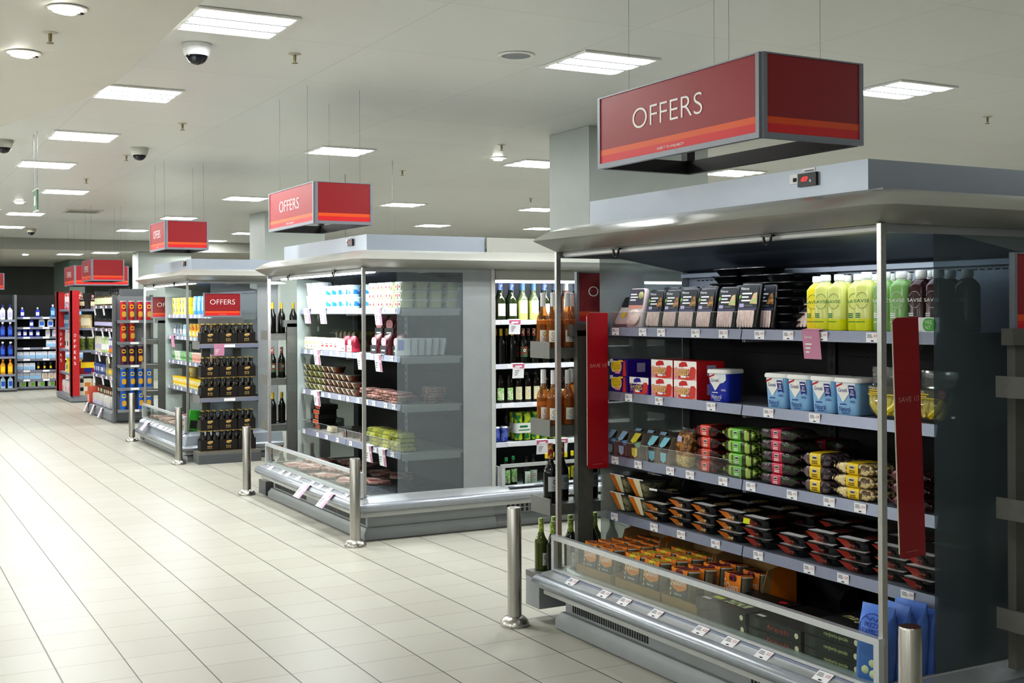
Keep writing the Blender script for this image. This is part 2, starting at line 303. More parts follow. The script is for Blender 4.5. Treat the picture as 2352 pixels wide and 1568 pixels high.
t=thing('aisle_sign','dark olive hanging sign under the second OFFERS box sign, white card on it','sign',(5.2,12.35,2.2)); part(t,'panel',M().box(0,0,0,.04,1.75,.2,mat('aisle_olive','#41463c',.5))); part(t,'white_card',M().box(-.006,.5,-.005,-.002,.95,.2,CARD)); part(t,'lettering',M().box(-.006,1.4,.05,-.002,1.66,.11,mat('faded_ink','#8d988c',.6))); part(t,'lettering',M().box(-.006,.12,.09,-.002,.25,.15,mat('faded_ink','#8d988c',.6))); part(t,'wire',M().tube([(.02,.1,.2),(.02,.1,1.09)],.003,GREYD,4)); part(t,'wire',M().tube([(.02,1.6,.2),(.02,1.6,1.09)],.003,GREYD,4))
# ---------------------------------------------------------------- OFFERS box signs
def board(b,w,h,text,small=None,y=0,bw=.02,th=None,cx=0,tz=.56):
    """front (-Y) of an OFFERS board: frame, red field, orange and bright red bands, lettering"""
    b[0].box(-w/2,y-.012,0,-w/2+bw,y+.012,h,ALUD).box(w/2-bw,y-.012,0,w/2,y+.012,h,ALUD).box(-w/2+bw,y-.012,0,w/2-bw,y+.012,bw*1.1,ALUD).box(-w/2+bw,y-.012,h-.006,w/2-bw,y+.012,h,ALUD)
    z0=bw*1.1; z1=h-.006; H=z1-z0; a=-w/2+bw
    b[1].box(a,y-.008,z0+H*.205,-a,y+.006,z1,RED); b[1].box(a,y-.008,z0,-a,y+.006,z0+H*.12,RED2); b[1].box(a,y-.008,z0+H*.12,-a,y+.006,z0+H*.205,ORANGE)
    if text: b[2].text('OFFERS',text[0],text[1],WINK,(cx,y-.0095,z0+H*tz))
    if small: b[2].text('SUBJECT TO AVAILABILITY',small[0],small[1],WINK,(cx+small[2],y-.0095,z0+H*.05))
def boxsign(lb,x0,x1,y0,y1,z0,h,ceil=HC,grp='OFFERS box signs over the aisle ends'):
    t=thing('box_sign',lb,'sign',((x0+x1)/2,(y0+y1)/2,z0),grp); w,d=x1-x0,y1-y0
    for k,(W,yy,rz,tx) in enumerate(((d,w/2,FX,1),(w,d/2,0,0))):
        b=[M(),M(),M()]
        for q in b: q.T=Matrix.Rotation(rz,4,'Z')@Matrix.Translation((0,-yy,0))
        board(b,W,h,(W*.44,h*.27) if tx else None,(W*.17,.014,.03) if tx else None,cx=-W*.03)
        f=part(t,'sign_frame',b[0]); part(f,'red_panel',b[1])
        if tx: part(f,'lettering',b[2])
    SB=mat('sign_backing','#2b2b2c',.55,noise=.1)
    part(t,'back_rail',M().box(w/2-.03,-d/2+.02,0,w/2,d/2,.06,SB)); part(t,'back_rail',M().box(-w/2+.02,d/2-.03,0,w/2-.03,d/2,.06,SB)); part(t,'corner_post',M().box(w/2-.05,d/2-.05,.06,w/2-.005,d/2-.005,h,SB))
    for sx in (-1,1):
        for sy in (-.62,.62): part(t,'wire',M().tube([(sx*(w/2-.017),sy*d/2,h-.01),(sx*(w/2-.017)+.002,sy*d/2,h+.05),(sx*(w/2-.017),sy*d/2,ceil-z0-.002)],.0009,GREYD,4))
boxsign('big red OFFERS box sign hung over the near fridge',2.985,3.495,3.53,4.66,2.25,.325)
boxsign('red OFFERS box sign hung over the second fridge',2.915,3.365,8.42,9.52,2.25,.31)
boxsign('red OFFERS box sign hung over the third fridge',2.94,3.41,13.46,14.25,2.3,.32)
boxsign('red OFFERS box sign over the jars and snack tubes display',3.14,3.63,19.6,20.5,2.1,.34)
boxsign('red OFFERS box sign over the display with red corner posts',3.36,4.3,22.8,24.0,2.1,.36)
boxsign('red OFFERS box sign at the edge of the photo, above the back shelving',2.05,2.62,27.4,28.0,2.1,.35)
# ---------------------------------------------------------------- bollards
bol=(('base_flange',M().lathe([(0,.075),(.012,.076),(.03,.066),(.045,.05),(.05,.038)],STEEL,5)),('post',M().lathe([(.04,.0365),(.594,.0365),(.6,.034)],STEEL,6)))
BOL=K('bollard','bollard',*bol)
for y,x,lb in ((2.73,2.9,'steel bollard cut off by the bottom edge beside the near fridge'),(5.368,2.912,'steel bollard at the far corner of the near fridge'),(7.706,2.945,'steel bollard at the near corner of the second fridge'),(10.347,2.948,'steel bollard at the far corner of the second fridge'),(12.80,2.92,'steel bollard in front of the third fridge, beside the beer rack'),(15.384,2.933,'steel bollard between the third fridge and the snack tubes')): BOL.put((x,y,0),lb,'steel bollards along the aisle')
# ---------------------------------------------------------------- refrigerated cabinets
def card(b,y,x,z,price='£2.32',w=.062,h=.036):
    """price card on a front facing -X: white card, grey lines, red price"""
    b.box(x-.001,y-w/2,z-h/2,x+.001,y+w/2,z+h/2,CARD)
    for k in (0,1,2): b.poly([(x-.0016,y+w*.4,z+h*(.32-k*.14)),(x-.0016,y+w*(.05-.04*k),z+h*(.32-k*.14)),(x-.0016,y+w*(.05-.04*k),z+h*(.25-k*.14)),(x-.0016,y+w*.4,z+h*(.25-k*.14))],INK)
    b.poly([(x-.0016,y+w*.1,z-h*.3),(x-.0016,y-w*.12,z-h*.3),(x-.0016,y-w*.12,z-h*.42),(x-.0016,y+w*.1,z-h*.42)],DK)
    T=b.T; b.T=T@Matrix.Translation((x-.0017,y-w*.28,z+h*.18))@Matrix.Rotation(FX,4,'Z'); b.text(price,w*.3,h*.26,REDINK); b.T=T
PR=['£2.32','£2.50','£1.99','£2.24','£2','£3.15']
def shelves(t,zs,x0,xb,y0,y1,ncards,mat_s=SHELFM,rail=RAIL,risers=(),labels=1):
    """front-facing -X shelf decks in two bays: shelf > price_rail, price_label, riser"""
    ym=(y0+y1)/2
    for i,z in enumerate(zs):
        for j,(a,b_) in enumerate(((ym+.004,y1),(y0,ym-.004))):
            s=part(t,'shelf',M().box(x0+.012,a,z-.022,xb,b_,z-.003,mat_s).box(x0+.012,a,z-.055,xb-.05,a+.004,z-.022,mat_s).box(x0+.012,b_-.004,z-.055,xb-.05,b_,z-.022,mat_s))
            part(s,'price_rail',M().add([(x,y,zz) for y in (a,b_) for x,zz in ((x0-.004,z-.042),(x0+.004,z+.002),(x0+.012,z+.002),(x0+.012,z-.044))],[(0,1,5,4),(1,2,6,5),(2,3,7,6),(3,0,4,7),(0,3,2,1),(4,5,6,7)],rail))
            n=ncards[i][j] if isinstance(ncards[i],tuple) else ncards[i]
            for k in range(n):
                y=b_-(b_-a)*(k+.42+.16*math.sin(k*2.3+i*1.7+j))/n; c=M(); card(c,y,x0-.003,z-.021,PR[(k+i+j)%6]); part(s,'price_label',c)
            if (i,j) in risers: part(s,'riser',M().poly([(x0+.003,a+.01,z),(x0+.003,b_-.01,z),(x0+.003,b_-.01,z+.078),(x0+.003,a+.01,z+.078)],ACRYL).box(x0+.002,a+.01,z+.0765,x0+.004,b_-.01,z+.078,mat('acrylic_edge','#c9cdd0',.3)).box(x0+.002,a+.01,z,x0+.004,a+.0115,z+.077,mat('acrylic_edge','#c9cdd0')))
def slots(b,x,ya,yb,z0,z1,n,mt=BLACK):
    for k in range(n):
        y=ya+(yb-ya)*k/n; b.box(x-.0015,y,z0,x+.002,y+(yb-ya)/n*.5,z1,mt)
def fridge(lb,y0,y1,zs,ncards,dz=0,risers=(),lit=0,frost=FROST,grille=((.03,.45),(.6,.97)),inner=None,dpy=.63,topin=(.15,.19),kickh=.085,bz=0):
    X0=3.07; XB=3.88; XE=4.1; zc=1.895+dz
    t=thing('open_fridge',lb,'fridge',(0,0,0),'open fronted fridges at the aisle ends')
    L=y1-y0
    part(t,'plinth',M().skirt([(-.03,0),(.01,.004),(.01,.05),(-.012,kickh),(-.028,kickh+.004),(-.028,.172+bz)],X0,XE,y0,y1,GREY).box(X0+.06,y0+.06,.005,XE,y1-.06,.25,GREYD))
    g=M()
    for a,b_ in grille: slots(g,X0+.027,y0+L*a,y0+L*b_,.1+bz*.5,.158+bz,int(112*(b_-a)))
    part(t,'vent_grille',g)
    part(t,'fascia',M().skirt([(q,w+bz) for q,w in ((-.05,.172),(.045,.17),(.06,.175),(.06,.205),(.04,.207))],X0,XE,y0,y1,GREYL,.02))
    part(t,'bumper',M().skirt([(.05,.204+bz)]+[(.075+.034*math.sin(a*PI/8),.24+bz-.034*math.cos(a*PI/8)) for a in range(1,9)],X0,XE,y0,y1,mat('bumper_grey','#a4a9b1',.27,.4,noise=.06),.03))
    part(t,'ledge',M().skirt([(.08,.272+bz),(.055,.27),(.0,.308),(-.03,.31)] if bz else [(.08,.272),(.0,.308),(-.03,.31)],X0,XE,y0,y1,ALU if not bz else BOXM,.03).box(X0+.03,y0+.03,.255,XE,y1-.03,.285,GREY))
    rr=part(t,'ledge_rail',M().add([(x,y,z) for y in (y0+.05,y1-.06) for x,z in ((X0-.085,.262),(X0-.022,.302),(X0-.018,.294),(X0-.08,.254))],[(0,1,5,4),(1,2,6,5),(2,3,7,6),(3,0,4,7),(0,3,2,1),(4,5,6,7)],RAIL))
    for k in range(8):
        y=y1-.14-(L-.26)*(k+.35+.2*math.sin(k*1.9))/8; c=M(); c.T=Matrix.Translation((X0-.0545,y,.2835))@Matrix.Rotation(math.radians(57.6),4,'Y'); card(c,0,-.0025,0,PR[k%6],.075,.046); part(rr,'price_label',c)
    gd=part(t,'guard_frame',M().box(X0-.036,y0-.005,.452,X0-.008,y1+.005,.476,ALU).box(X0-.036,y0-.005,.3,X0-.012,y0+.02,.452,ALU).box(X0-.036,y1-.02,.3,X0-.012,y1+.005,.452,ALU).box(X0-.034,y0+.02,.298,X0-.012,y1-.02,.31,ALU))
    part(gd,'glass_pane',M().poly([(X0-.024,y0+.02,.31),(X0-.024,y1-.02,.31),(X0-.024,y1-.02,.452),(X0-.024,y0+.02,.452)],GLASSG))
    for a in (y0,y1-.02): part(t,'corner_post',M().box(X0-.012,a,.308,X0+.012,a+.02,zc,mat('post_metal','#b9b8b6',.3,.7,noise=.08)))
    for n,a in (('end_panel',y0+.006),('end_panel',y1-.014)):
        e=part(t,n,M().box(XB-.04,a,.29,XE-.03,a+.008,zc,GREY).box(XE-.03,a-.006,.29,XE,a+.014,zc,GREYL).box(X0+.015,a-.002,.29,XE-.03,a+.01,.312,GREYL).box(X0+.015,a-.002,zc-.03,XE-.03,a+.01,zc,GREY))
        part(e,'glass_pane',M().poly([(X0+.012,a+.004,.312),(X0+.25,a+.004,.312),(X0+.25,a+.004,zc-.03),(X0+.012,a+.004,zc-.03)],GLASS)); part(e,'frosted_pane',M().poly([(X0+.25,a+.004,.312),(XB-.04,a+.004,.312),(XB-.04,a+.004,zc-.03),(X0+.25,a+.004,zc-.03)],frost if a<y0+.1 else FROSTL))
    zt=zs[0]; inner=inner or DARKIN
    bp=M().box(XB,y0+.02,.28,XB+.03,y1-.02,zt-.02,inner)  # dark default colour paints in the shade below the top shelf
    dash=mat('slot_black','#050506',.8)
    up=M().box(XB,y0+.02,zt-.02,XB+.03,y1-.02,zc-.1,PALEIN)  # pale colour paints in the light above the top shelf
    for j in range(2):
        for k in range(26):
            y=y0+.08+j*(L/2)+(L/2-.16)*k/26; up.box(XB-.0012,y,zt+.238,XB,y+.024,zt+.243,dash)
            for z in [q+.2 for q in zs[1:]]: bp.box(XB-.0012,y,z,XB,y+.024,z+.005,dash)
    p=part(t,'back_panel',bp); part(t,'upper_back_panel',up)
    u=M().box(XB-.012,(y0+y1)/2-.025,.3,XB-.002,(y0+y1)/2+.025,zc-.12,PALEIN if lit else mat('upright_dark','#2c2e33',.4,.2))
    for k in range(27): u.box(XB-.0135,(y0+y1)/2-.006,.34+k*.055,XB-.011,(y0+y1)/2+.006,.375+k*.055,BLACK)
    part(t,'slotted_upright',u)
    part(t,'inner_roof',M().add([(X0+.1,y0+.02,zc-.01),(X0+.1,y1-.02,zc-.01),(X0+.32,y1-.02,zc-.02),(X0+.32,y0+.02,zc-.02),(XB,y1-.02,zc-.1),(XB,y0+.02,zc-.1)],[(0,1,2,3),(3,2,4,5)],SLATE).box(XB-.06,y0+.03,zc-.125,XB-.01,y1-.03,zc-.105,PALEIN))
    part(t,'well_floor',M().box(X0-.02,y0+.02,.28,XB,y1-.02,.292,mat('well_floor','#30363a',.5,.3,col2='#5b6368',scale=60)))
    part(t,'cornice',M().skirt([(-.05,zc+.001),(.025,zc),(.1,zc+.048),(.108,zc+.056),(.1,zc+.066),(.05,zc+.1),(-.01,zc+.122),(-.09,zc+.13)],X0,XE,y0,y1,CORN,.06).box(X0+.05,y0+.05,zc+.01,XE,y1-.05,zc+.128,GREY))
    bx0,by0,by1=X0+.08,y0+topin[0],y1-topin[1]
    part(t,'top_box',M().box(bx0,by0,zc+.125,XE,by1,zc+.242,BOXM).box(bx0-.002,by0+.0,zc+.126,bx0,by1,zc+.131,DK))
    yd=y0+dpy*.72; d=part(t,'controller',M().loft([(-.027,.105,.012,.004),(.027,.105,.012,.004)],BLACK) if 0 else M().box(bx0-.012,yd-.05,zc+.172,bx0-.001,yd+.05,zc+.222,BLACK))
    c=M(); c.T=Matrix.Translation((bx0-.0128,yd+.012,zc+.2))@Matrix.Rotation(FX,4,'Z'); c.text('dEF' if not lit else '-',.036 if not lit else .01,.016,LEDR); c.rpoly(.032,-.009,.012,.012,.006,mat('button_grey','#b8b8b8',.4)); part(d,'display',c)
    part(t,'notice_label',M().box(bx0-.003,yd+.06,zc+.188,bx0-.001,yd+.105,zc+.226,CARD).box(bx0-.004,yd+.065,zc+.195,bx0-.003,yd+.085,zc+.21,DK)); part(t,'notice_label',M().box(bx0-.003,yd-.035,zc+.228,bx0-.001,yd+.035,zc+.24,CARD).box(bx0-.0035,yd-.03,zc+.23,bx0-.003,yd+.02,zc+.233,DK))
    for f in (.27,.75):
        yh=y0+L*f; part(t,'blind_hook',M().tube([(X0-.005,yh+.022*math.cos(a*PI/6),zc-.014-.03*math.sin(a*PI/6)) for a in range(7)],.0055,BLACK,6).box(X0-.012,yh-.032,zc-.014,X0+.004,yh+.032,zc-.006,BLACK))
    part(t,'blind_cassette',M().tube([(X0+.03,y0+.04,zc-.012),(X0+.03,y1-.04,zc-.012)],.016,ALU,8))
    if lit:
        part(t,'lamp_tube',M().tube([(X0+.1,y0+.06,zc-.026),(X0+.1,y1-.06,zc-.026)],.012,TUBE,6))
    shelves(t,zs,3.35-.0,XB-.006,y0+.025,y1-.025,ncards,risers=risers,rail=RAIL,mat_s=SHELFM if not lit else GREYL)
    return t
F1Y=(3.0,5.2); F1Z=[1.515,1.187,.862,.575]
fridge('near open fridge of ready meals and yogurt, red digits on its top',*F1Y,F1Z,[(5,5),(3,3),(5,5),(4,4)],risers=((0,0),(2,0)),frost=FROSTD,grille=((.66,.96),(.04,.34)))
F2Y=(7.84,10.08); F2Z=[1.625,1.28,.935,.59]
fridge('second open fridge, bright inside, of margarine tubs and meats',*F2Y,F2Z,[(4,6),(5,5),(5,6),(4,4)],dz=.015,lit=1,risers=((3,0),(3,1)))
F3Y=(13.02,15.27); F3Z=[1.575,1.315,1.018,.705]
fridge('third open fridge, far along the aisle behind the beer rack',*F3Y,F3Z,[5,5,5,5],dz=.05,lit=1,inner=mat('pale_back','#aab3bd',.5),kickh=.04,bz=-.1,grille=((.1,.2),(.5,.55)))
area('canopy_light',3.45,4.1,1.84,.3,1.9,5,(.85,.92,1),(0,math.radians(-20),0))
area('canopy_light',3.22,8.96,1.86,.1,2.0,26,(.93,.97,1),(0,math.radians(12),0))
area('canopy_light',3.22,14.1,1.9,.1,2.0,18,(.93,.97,1),(0,math.radians(12),0))
# cabinet run with beers and wines, square on to the camera, joined to the second fridge
RZ=[1.53,1.19,.89,.59]; RX0,RX1,RY=4.1,7.4,7.84
def run():
    t=thing('wine_fridge','long lit wall fridge of wines and beers running off behind the near fridge','fridge')
    zc=1.91; S=M; f=lambda prof,mt,n: part(t,n,M().add([(x,RY-d,z) for d,z in prof for x in (RX0,RX1)],[(2*i,2*i+1,2*i+3,2*i+2) for i in range(len(prof)-1)],mt))
    f([(-.04,0),(.0,.004),(.0,.045),(-.035,.085),(-.05,.089),(-.05,.172)],GREY,'plinth'); g=M()
    for k in range(70):
        x=RX0+.12+k*.04; g.box(x,RY+.047,.098,x+.02,RY+.05,.122,BLACK).box(x,RY+.047,.132,x+.02,RY+.05,.158,BLACK)
    part(t,'vent_grille',g)
    f([(-.05,.172),(.045,.17),(.06,.175),(.06,.205),(.04,.207)],GREYL,'fascia')
    f([(.05,.204)]+[(.075+.034*math.sin(a*PI/8),.24-.034*math.cos(a*PI/8)) for a in range(1,9)],MATS['bumper_grey'],'bumper'); f([(.08,.272),(.0,.308)],ALU,'ledge')
    part(t,'price_rail',M().box(RX0+.09,RY-.06,.296,RX1,RY-.02,.302,RAIL).box(RX0+.13,RY-.058,.302,RX0+.3,RY-.024,.304,CARD).box(RX0+.42,RY-.058,.302,RX0+.52,RY-.024,.304,CARD).box(RX0+.56,RY-.058,.302,RX0+.75,RY-.024,.304,CARD))
    gd=part(t,'guard_frame',M().box(RX0+.04,RY-.02,.44,RX1,RY+.008,.464,ALU).box(RX0+.04,RY-.02,.3,RX0+.068,RY+.008,.44,ALU).box(RX0+.02,RY+.008,.3,RX0+.04,RY+.3,.45,ALU)); part(gd,'glass_pane',M().poly([(RX0+.068,RY-.006,.305),(RX1,RY-.006,.305),(RX1,RY-.006,.44),(RX0+.068,RY-.006,.44)],GLASSG))
    part(t,'well_floor',M().box(RX0,RY,.245,RX1,RY+.9,.258,GREY)); part(t,'back_panel',M().box(RX0,RY+.82,.25,RX1,RY+.85,RZ[0],DARKIN).box(RX0,RY+.82,RZ[0],RX1,RY+.85,zc,PALEIN)); part(t,'end_wall',M().box(RX0+.005,RY+.03,.26,RX0+.02,RY+.82,zc,GREYL))  # back panel colour carries shade below the top shelf, light above
    f([(-.82,zc-.02),(-.3,zc-.02),(-.2,zc-.07),(-.03,zc-.08),(-.03,zc),(.025,zc),(.1,zc+.048),(.108,zc+.056),(.1,zc+.066),(.05,zc+.1),(-.01,zc+.122),(-.09,zc+.13),(-.13,zc+.13),(-.13,zc+.24),(-1.6,zc+.24)],CORN,'cornice')
    part(t,'lamp_tube',M().tube([(RX0+.1,RY+.2,zc-.085),(RX1,RY+.2,zc-.085)],.012,TUBE,6))
    for i,z in enumerate(RZ):
        s=part(t,'shelf',M().box(RX0+.02,RY+.3,z-.025,RX1,RY+.82,z-.003,GREYL)); part(s,'price_rail',M().box(RX0+.02,RY+.285,z-.036,RX1,RY+.3,z+.002,mat('lit_rail','#e4e6f0',.4)))
        for k in range(5): part(s,'price_label',M().box(RX0+.2+k*.27+.05*(i%2),RY+.282,z-.032,RX0+.31+k*.27+.05*(i%2),RY+.285,z-.002,CARD))
    return t
run(); area('canopy_light',5.4,8.02,1.83,2.4,.1,30,(.93,.97,1),(math.radians(-12),0,0))
# ---------------------------------------------------------------- side racks clipped to the fridge ends
RK=mat('rack_grey','#7b7b78',.5,.25,noise=.08); RKD=mat('rack_grey_dark','#6e6d69',.5,.25,noise=.08)
def rack(lb,x0,x1,yb,dr,zs,depth,sign=None,mt=RK,lip=.055,xu=.09,price=0,base=None):
    """yb: fridge end; dr -1 towards the camera, +1 away"""
    t=thing('clip_on_rack',lb,'display rack')
    for x in (x0+xu,x1-xu-.09):
        u=M().box(x,min(yb,yb+dr*.035),.315,x+.09,max(yb,yb+dr*.035),1.5,mt)
        for k in range(20): u.box(x+.09,yb+dr*.012,.34+k*.056,x+.0915,yb+dr*.022,.37+k*.056,BLACK)
        part(t,'slotted_upright',u)
    part(t,'head_bar',M().box(x0+xu-.03,min(yb,yb+dr*.05),1.47,x1-xu+.03,max(yb,yb+dr*.05),1.53,mt))
    for z in zs:
        ya,yc=yb+dr*.036,yb+dr*depth; a,c=min(ya,yc),max(ya,yc)
        s=part(t,'shelf',M().box(x0,a,z-.006,x1,c,z,mt).box(x0-.004,a,z-lip,x0+.003,c,z+.03,mt).box(x1-.003,a,z-lip,x1+.004,c,z+.03,mt))
        part(s,'back_lip',M().box(x0,yb+dr*.04-.002,z-lip,x1,yb+dr*.04+.002,z-.006,mt))
        if price: part(s,'price_rail',M().box(x0-.004,yc-.012,z-.04,x1+.004,yc,z+.004,RAIL)); part(s,'price_label',M().box((x0+x1)/2-.06,yc-.015,z-.034,(x0+x1)/2+.06,yc-.012,z-.004,CARD))
        else: part(s,'front_lip',M().box(x0,yc-.004*dr-.002,z-lip,x1,yc-.004*dr+.002,z+.012,mt))
    if base:
        a,c=min(yb+dr*.125,yb+dr*(depth+.03)),max(yb+dr*.125,yb+dr*(depth+.03)); zb=.07 if base>.2 else 0; part(t,'base_tray',M().box(x0-.02,a,zb,x1+.02,c,base-.03,GREY if zb else GREYD).box(x0-.02,a,base-.03,x1+.02,c,base,mt))
    if sign:
        b=[M(),M(),M()]; sw=sign[1]-sign[0]
        for q in b: q.T=Matrix.Translation(((sign[0]+sign[1])/2,sign[4],sign[2]))
        board(b,sw,sign[3]-sign[2],(sw*.66,.052),(sw*.2,.006,0),bw=.014,tz=.62); f=part(t,'sign_frame',b[0]); part(f,'red_panel',b[1]); part(f,'lettering',b[2])
    return t
rack('grey side rack of wine bottles at the far end of the near fridge',3.06,3.77,5.215,1,[1.412,1.015,.615],.235,(3.22,3.64,1.53,1.8,5.262),base=.25,xu=.14)
rack('empty grey side rack with a red sign at the edge of the photo',3.5,4.2,2.93,-1,[1.335,.91,.525],.32,(3.615,4.05,1.508,1.802,2.92),mt=RKD,lip=.045,xu=.1)
rack('side rack stacked with dark beer packs beside the third fridge',3.11,3.74,13.01,-1,[1.262,.69],.34,(3.16,3.565,1.55,1.805,12.7),mt=RK,price=1,base=.125,xu=.1)
rack('dark side rack at the far end of the second fridge, seen through its glass',3.1,3.77,10.1,1,[1.41,1.02,.62],.3,None,mt=RKD,xu=.14,base=.12); rack('side rack with a red sign behind the third fridge, seen through its glass',3.1,3.77,15.29,1,[1.26,.95,.62],.3,(3.2,3.62,1.53,1.8,15.5),mt=RKD,xu=.14,base=.12)
# red blades at the shelf ends
def blade(lb,loc,h,tilt,w=.125):
    t=thing('save_blade',lb,'sign',loc,'red save blades on the near fridge',(0,tilt,0))
    pts=[(0,0),(0,h),(-w+.02,h),(-w+.006,h-.006),(-w,h-.02),(-w,.02),(-w+.006,.006),(-w+.02,0)]
    part(t,'panel',M().add([(x,y,z) for y in (-.002,.002) for x,z in pts],[tuple(range(8)),tuple(range(15,7,-1))]+[(i,8+i,8+(i+1)%8,(i+1)%8) for i in range(8)],BLADE))
    e=M()
    for i in (1,4):
        e.box(min(pts[i][0],pts[i+1][0])-.0012,-.0026,min(pts[i][1],pts[i+1][1])-.0006,max(pts[i][0],pts[i+1][0])+.0006,.0026,max(pts[i][1],pts[i+1][1])+.0006,CREAM)
    part(t,'edge',e); part(t,'lettering',M().text('SAVE ⅓' if 0 else 'SAVE',.062,.018,mat('pale_pink_ink','#dca7a4',.6),(-.078,-.0036,h*.66)).text('1/3',.022,.018,MATS['pale_pink_ink'],(-.022,-.0036,h*.66)).box(-.095,-.0034,.022,-.035,-.003,.0235,MATS['pale_pink_ink']))
    part(t,'clip',M().box(-.002,-.006,h*.86,.012,.006,h*.94,ACRYL))
blade('tall red blade sign at the far end of the near fridge shelves',(3.335,5.14,.80),.79,0)
blade('tall red blade sign leaning behind the glass at the near end of the fridge',(3.285,3.02,.735),.84,math.radians(-2.2))
# ---------------------------------------------------------------- kinds of goods (front faces -Y, base at z=0)
YEL=mat('label_yellow','#f0cf1c',.5); LIME=mat('lime_print','#7ab83a',.5); GRN=mat('print_green','#1f7a4c',.5); NAVY=mat('print_navy','#1c2c86',.5); BLU=mat('print_blue','#2f63c4',.5); LBLU=mat('print_sky','#8cc0ea',.45); ORG=mat('print_orange','#e08420',.5); BRN=mat('print_brown','#6b3d22',.55); REDP=mat('print_red','#c9202c',.45); PNK=mat('print_pink','#e9a3ad',.5); LIL=mat('print_lilac','#b9b3d6',.5); CARDB=mat('cardboard','#a5814e',.75,noise=.2,scale=20); CRM=mat('print_cream','#efe6c8',.55); MEAT=mat('sliced_ham','#f0d6cc',.45,noise=.25,scale=45); CHAR=mat('print_charcoal','#2b2d35',.4); TRAYB=mat('black_tray','#0d0d0f',.22)
def ham_pack(sub,pic):
    b=M().loft([(0,.112,.018,.008,0,.006),(.008,.124,.026,.01,0,.002),(.172,.124,.026,.01,0,.002),(.18,.118,.018,.01,0,.004)],TRAYB)
    sl=M().rpoly(0,.124,.116,.1,.012,CHAR,-.0125).fr(-.058,.074,.058,.084,mat('slate_band','#4a4a66',.45),-.0128).fr(-.05,.086,-.022,.1,LIL,-.0132).fr(-.018,.09,.03,.095,INK,-.0132)
    sl.poly([(.012,-.0135,.1),(.058,-.0135,.098),(.05,-.0135,.145),(.03,-.0135,.14)],pic).poly([(-.056,-.0135,.118),(-.044,-.0135,.124),(-.044,-.0135,.136),(-.056,-.0135,.132)],LIME)
    sl.text('Waitrose',.05,.011,WINK,(-.026,-.0135,.16))
    for k,w in enumerate((.06,.042,.056)): sl.fr(-.04,.137-k*.014,-.04+w,.143-k*.014,WINK,-.0134)
    h=M()
    for k in range(6): x=-.042+k*.0165; h.loft([(.006,.012,.004,.003,x,-.013),(.03,.019,.01,.004,x+.001,-.015),(.073,.016,.008,.003,x-.002,-.013)],MEAT,1)
    return K('ham_pack','packed ham',('tray',b),('sleeve',sl),('ham_slices',h))
HAM=ham_pack(0,mat('sandwich_photo','#b98a55',.5,col2='#7c5a38',scale=60)); HAM2=ham_pack(0,mat('salad_photo','#a9c27a',.5,col2='#d8b08a',scale=60))
hb=M().loft([(0,.11,.02,.008),(.008,.122,.028,.01),(.17,.122,.028,.01),(.178,.116,.02,.01)],mat('pale_film','#d9c9c6',.25)); hs=M().rpoly(0,.135,.114,.078,.01,mat('plum_card','#54505e',.4),-.0148).fr(-.056,.085,.056,.1,mat('salmon_band','#d89684',.5),-.015).ellip((.035,-.014,.145),(.02,.004,.018),mat('salad_photo','#a9c27a')); 
for k,w in enumerate((.05,.06,.045)): hs.fr(-.048,.147-k*.013,-.048+w,.153-k*.013,WINK,-.0152)
hh=M()
for k in range(5): hh.ellip((0,-.0135-.0022*k,.056-.008*k),(.05-.002*k,.004,.026-.002*k),MEAT,3,6)
ROUND_HAM=K('ham_pack','packed ham',('tray',hb),('sleeve',hs),('ham_slices',hh))
ep=M().loft([(0,.11,.05,.012),(.012,.125,.06,.014),(.15,.12,.05,.014),(.165,.11,.03,.012)],mat('pale_film','#d9c9c6')); EGG=K('egg_pack','packed food',('wrapper',ep),('yolk_print',M().rpoly(0,.05,.034,.034,.017,YEL,-.0312)),('card',M().rpoly(0,.125,.1,.06,.01,CHAR,-.0272)))
BTRAY=K('black_food_tray','food tray',('tray',M().loft([(0,.15,.11,.02),(.028,.185,.15,.022),(.03,.2,.165,.022),(.034,.2,.165,.022)],TRAYB)),('film_lid',M().loft([(.0345,.19,.155,.02),(.036,.186,.15,.02)],mat('dark_film','#1d2026',.12))))
def juice(n,c,bot,ink,top=None,clear=True):
    c1=mat('juice_'+n,c,.22); c2=mat('sediment_'+n,bot,.22); q=.078
    b=M().loft([(.045,q,q,.026),(.166,q,q,.026),(.184,.062,.062,.03),(.194,.038,.038,.019)],c1 if not top else mat('juice_pale_'+n,top,.2),4,(0,1))
    s=M().loft([(0,.07,.07,.022),(.004,q,q,.026),(.047,q+.0006,q+.0006,.026)],c2,4)
    nk=M().lathe([(.19,.019),(.202,.0175)],mat('bottle_neck','#dfe6dc',.15)); cp=M().lathe([(.2,.0205),(.204,.021),(.222,.0205),(.225,.018)],WHITE,5)
    l=M().text('SAVSÉ',.062,.0155,ink,(0,-.0396,.118)); 
    for k in (-1,1): l.tube([(.025*math.sin(a*.28-1.12),-.0396,.118+k*.03*math.cos(a*.28-1.12)) for a in range(9)],.0007,ink,4)
    for k in range(3): l.fr(-.026,.066-k*.007,-.006,.07-k*.007,ink,-.0396)
    l.fr(-.026,.035,.012,.038,ink,-.0398)
    return K('juice_bottle','juice bottle',('body',b),('juice_sediment',s),('neck',nk),('cap',cp),('lettering',l))
J_OR=juice('orange','#eecb00','#f2d30a',GRN,'#e3cf2c'); J_AP=juice('apple','#d2d67e','#d6d80c',GRN); J_GR=juice('green','#7fa765','#88b06c',WINK); J_PU=juice('purple','#3a0f1d','#3a0f1d',WINK)
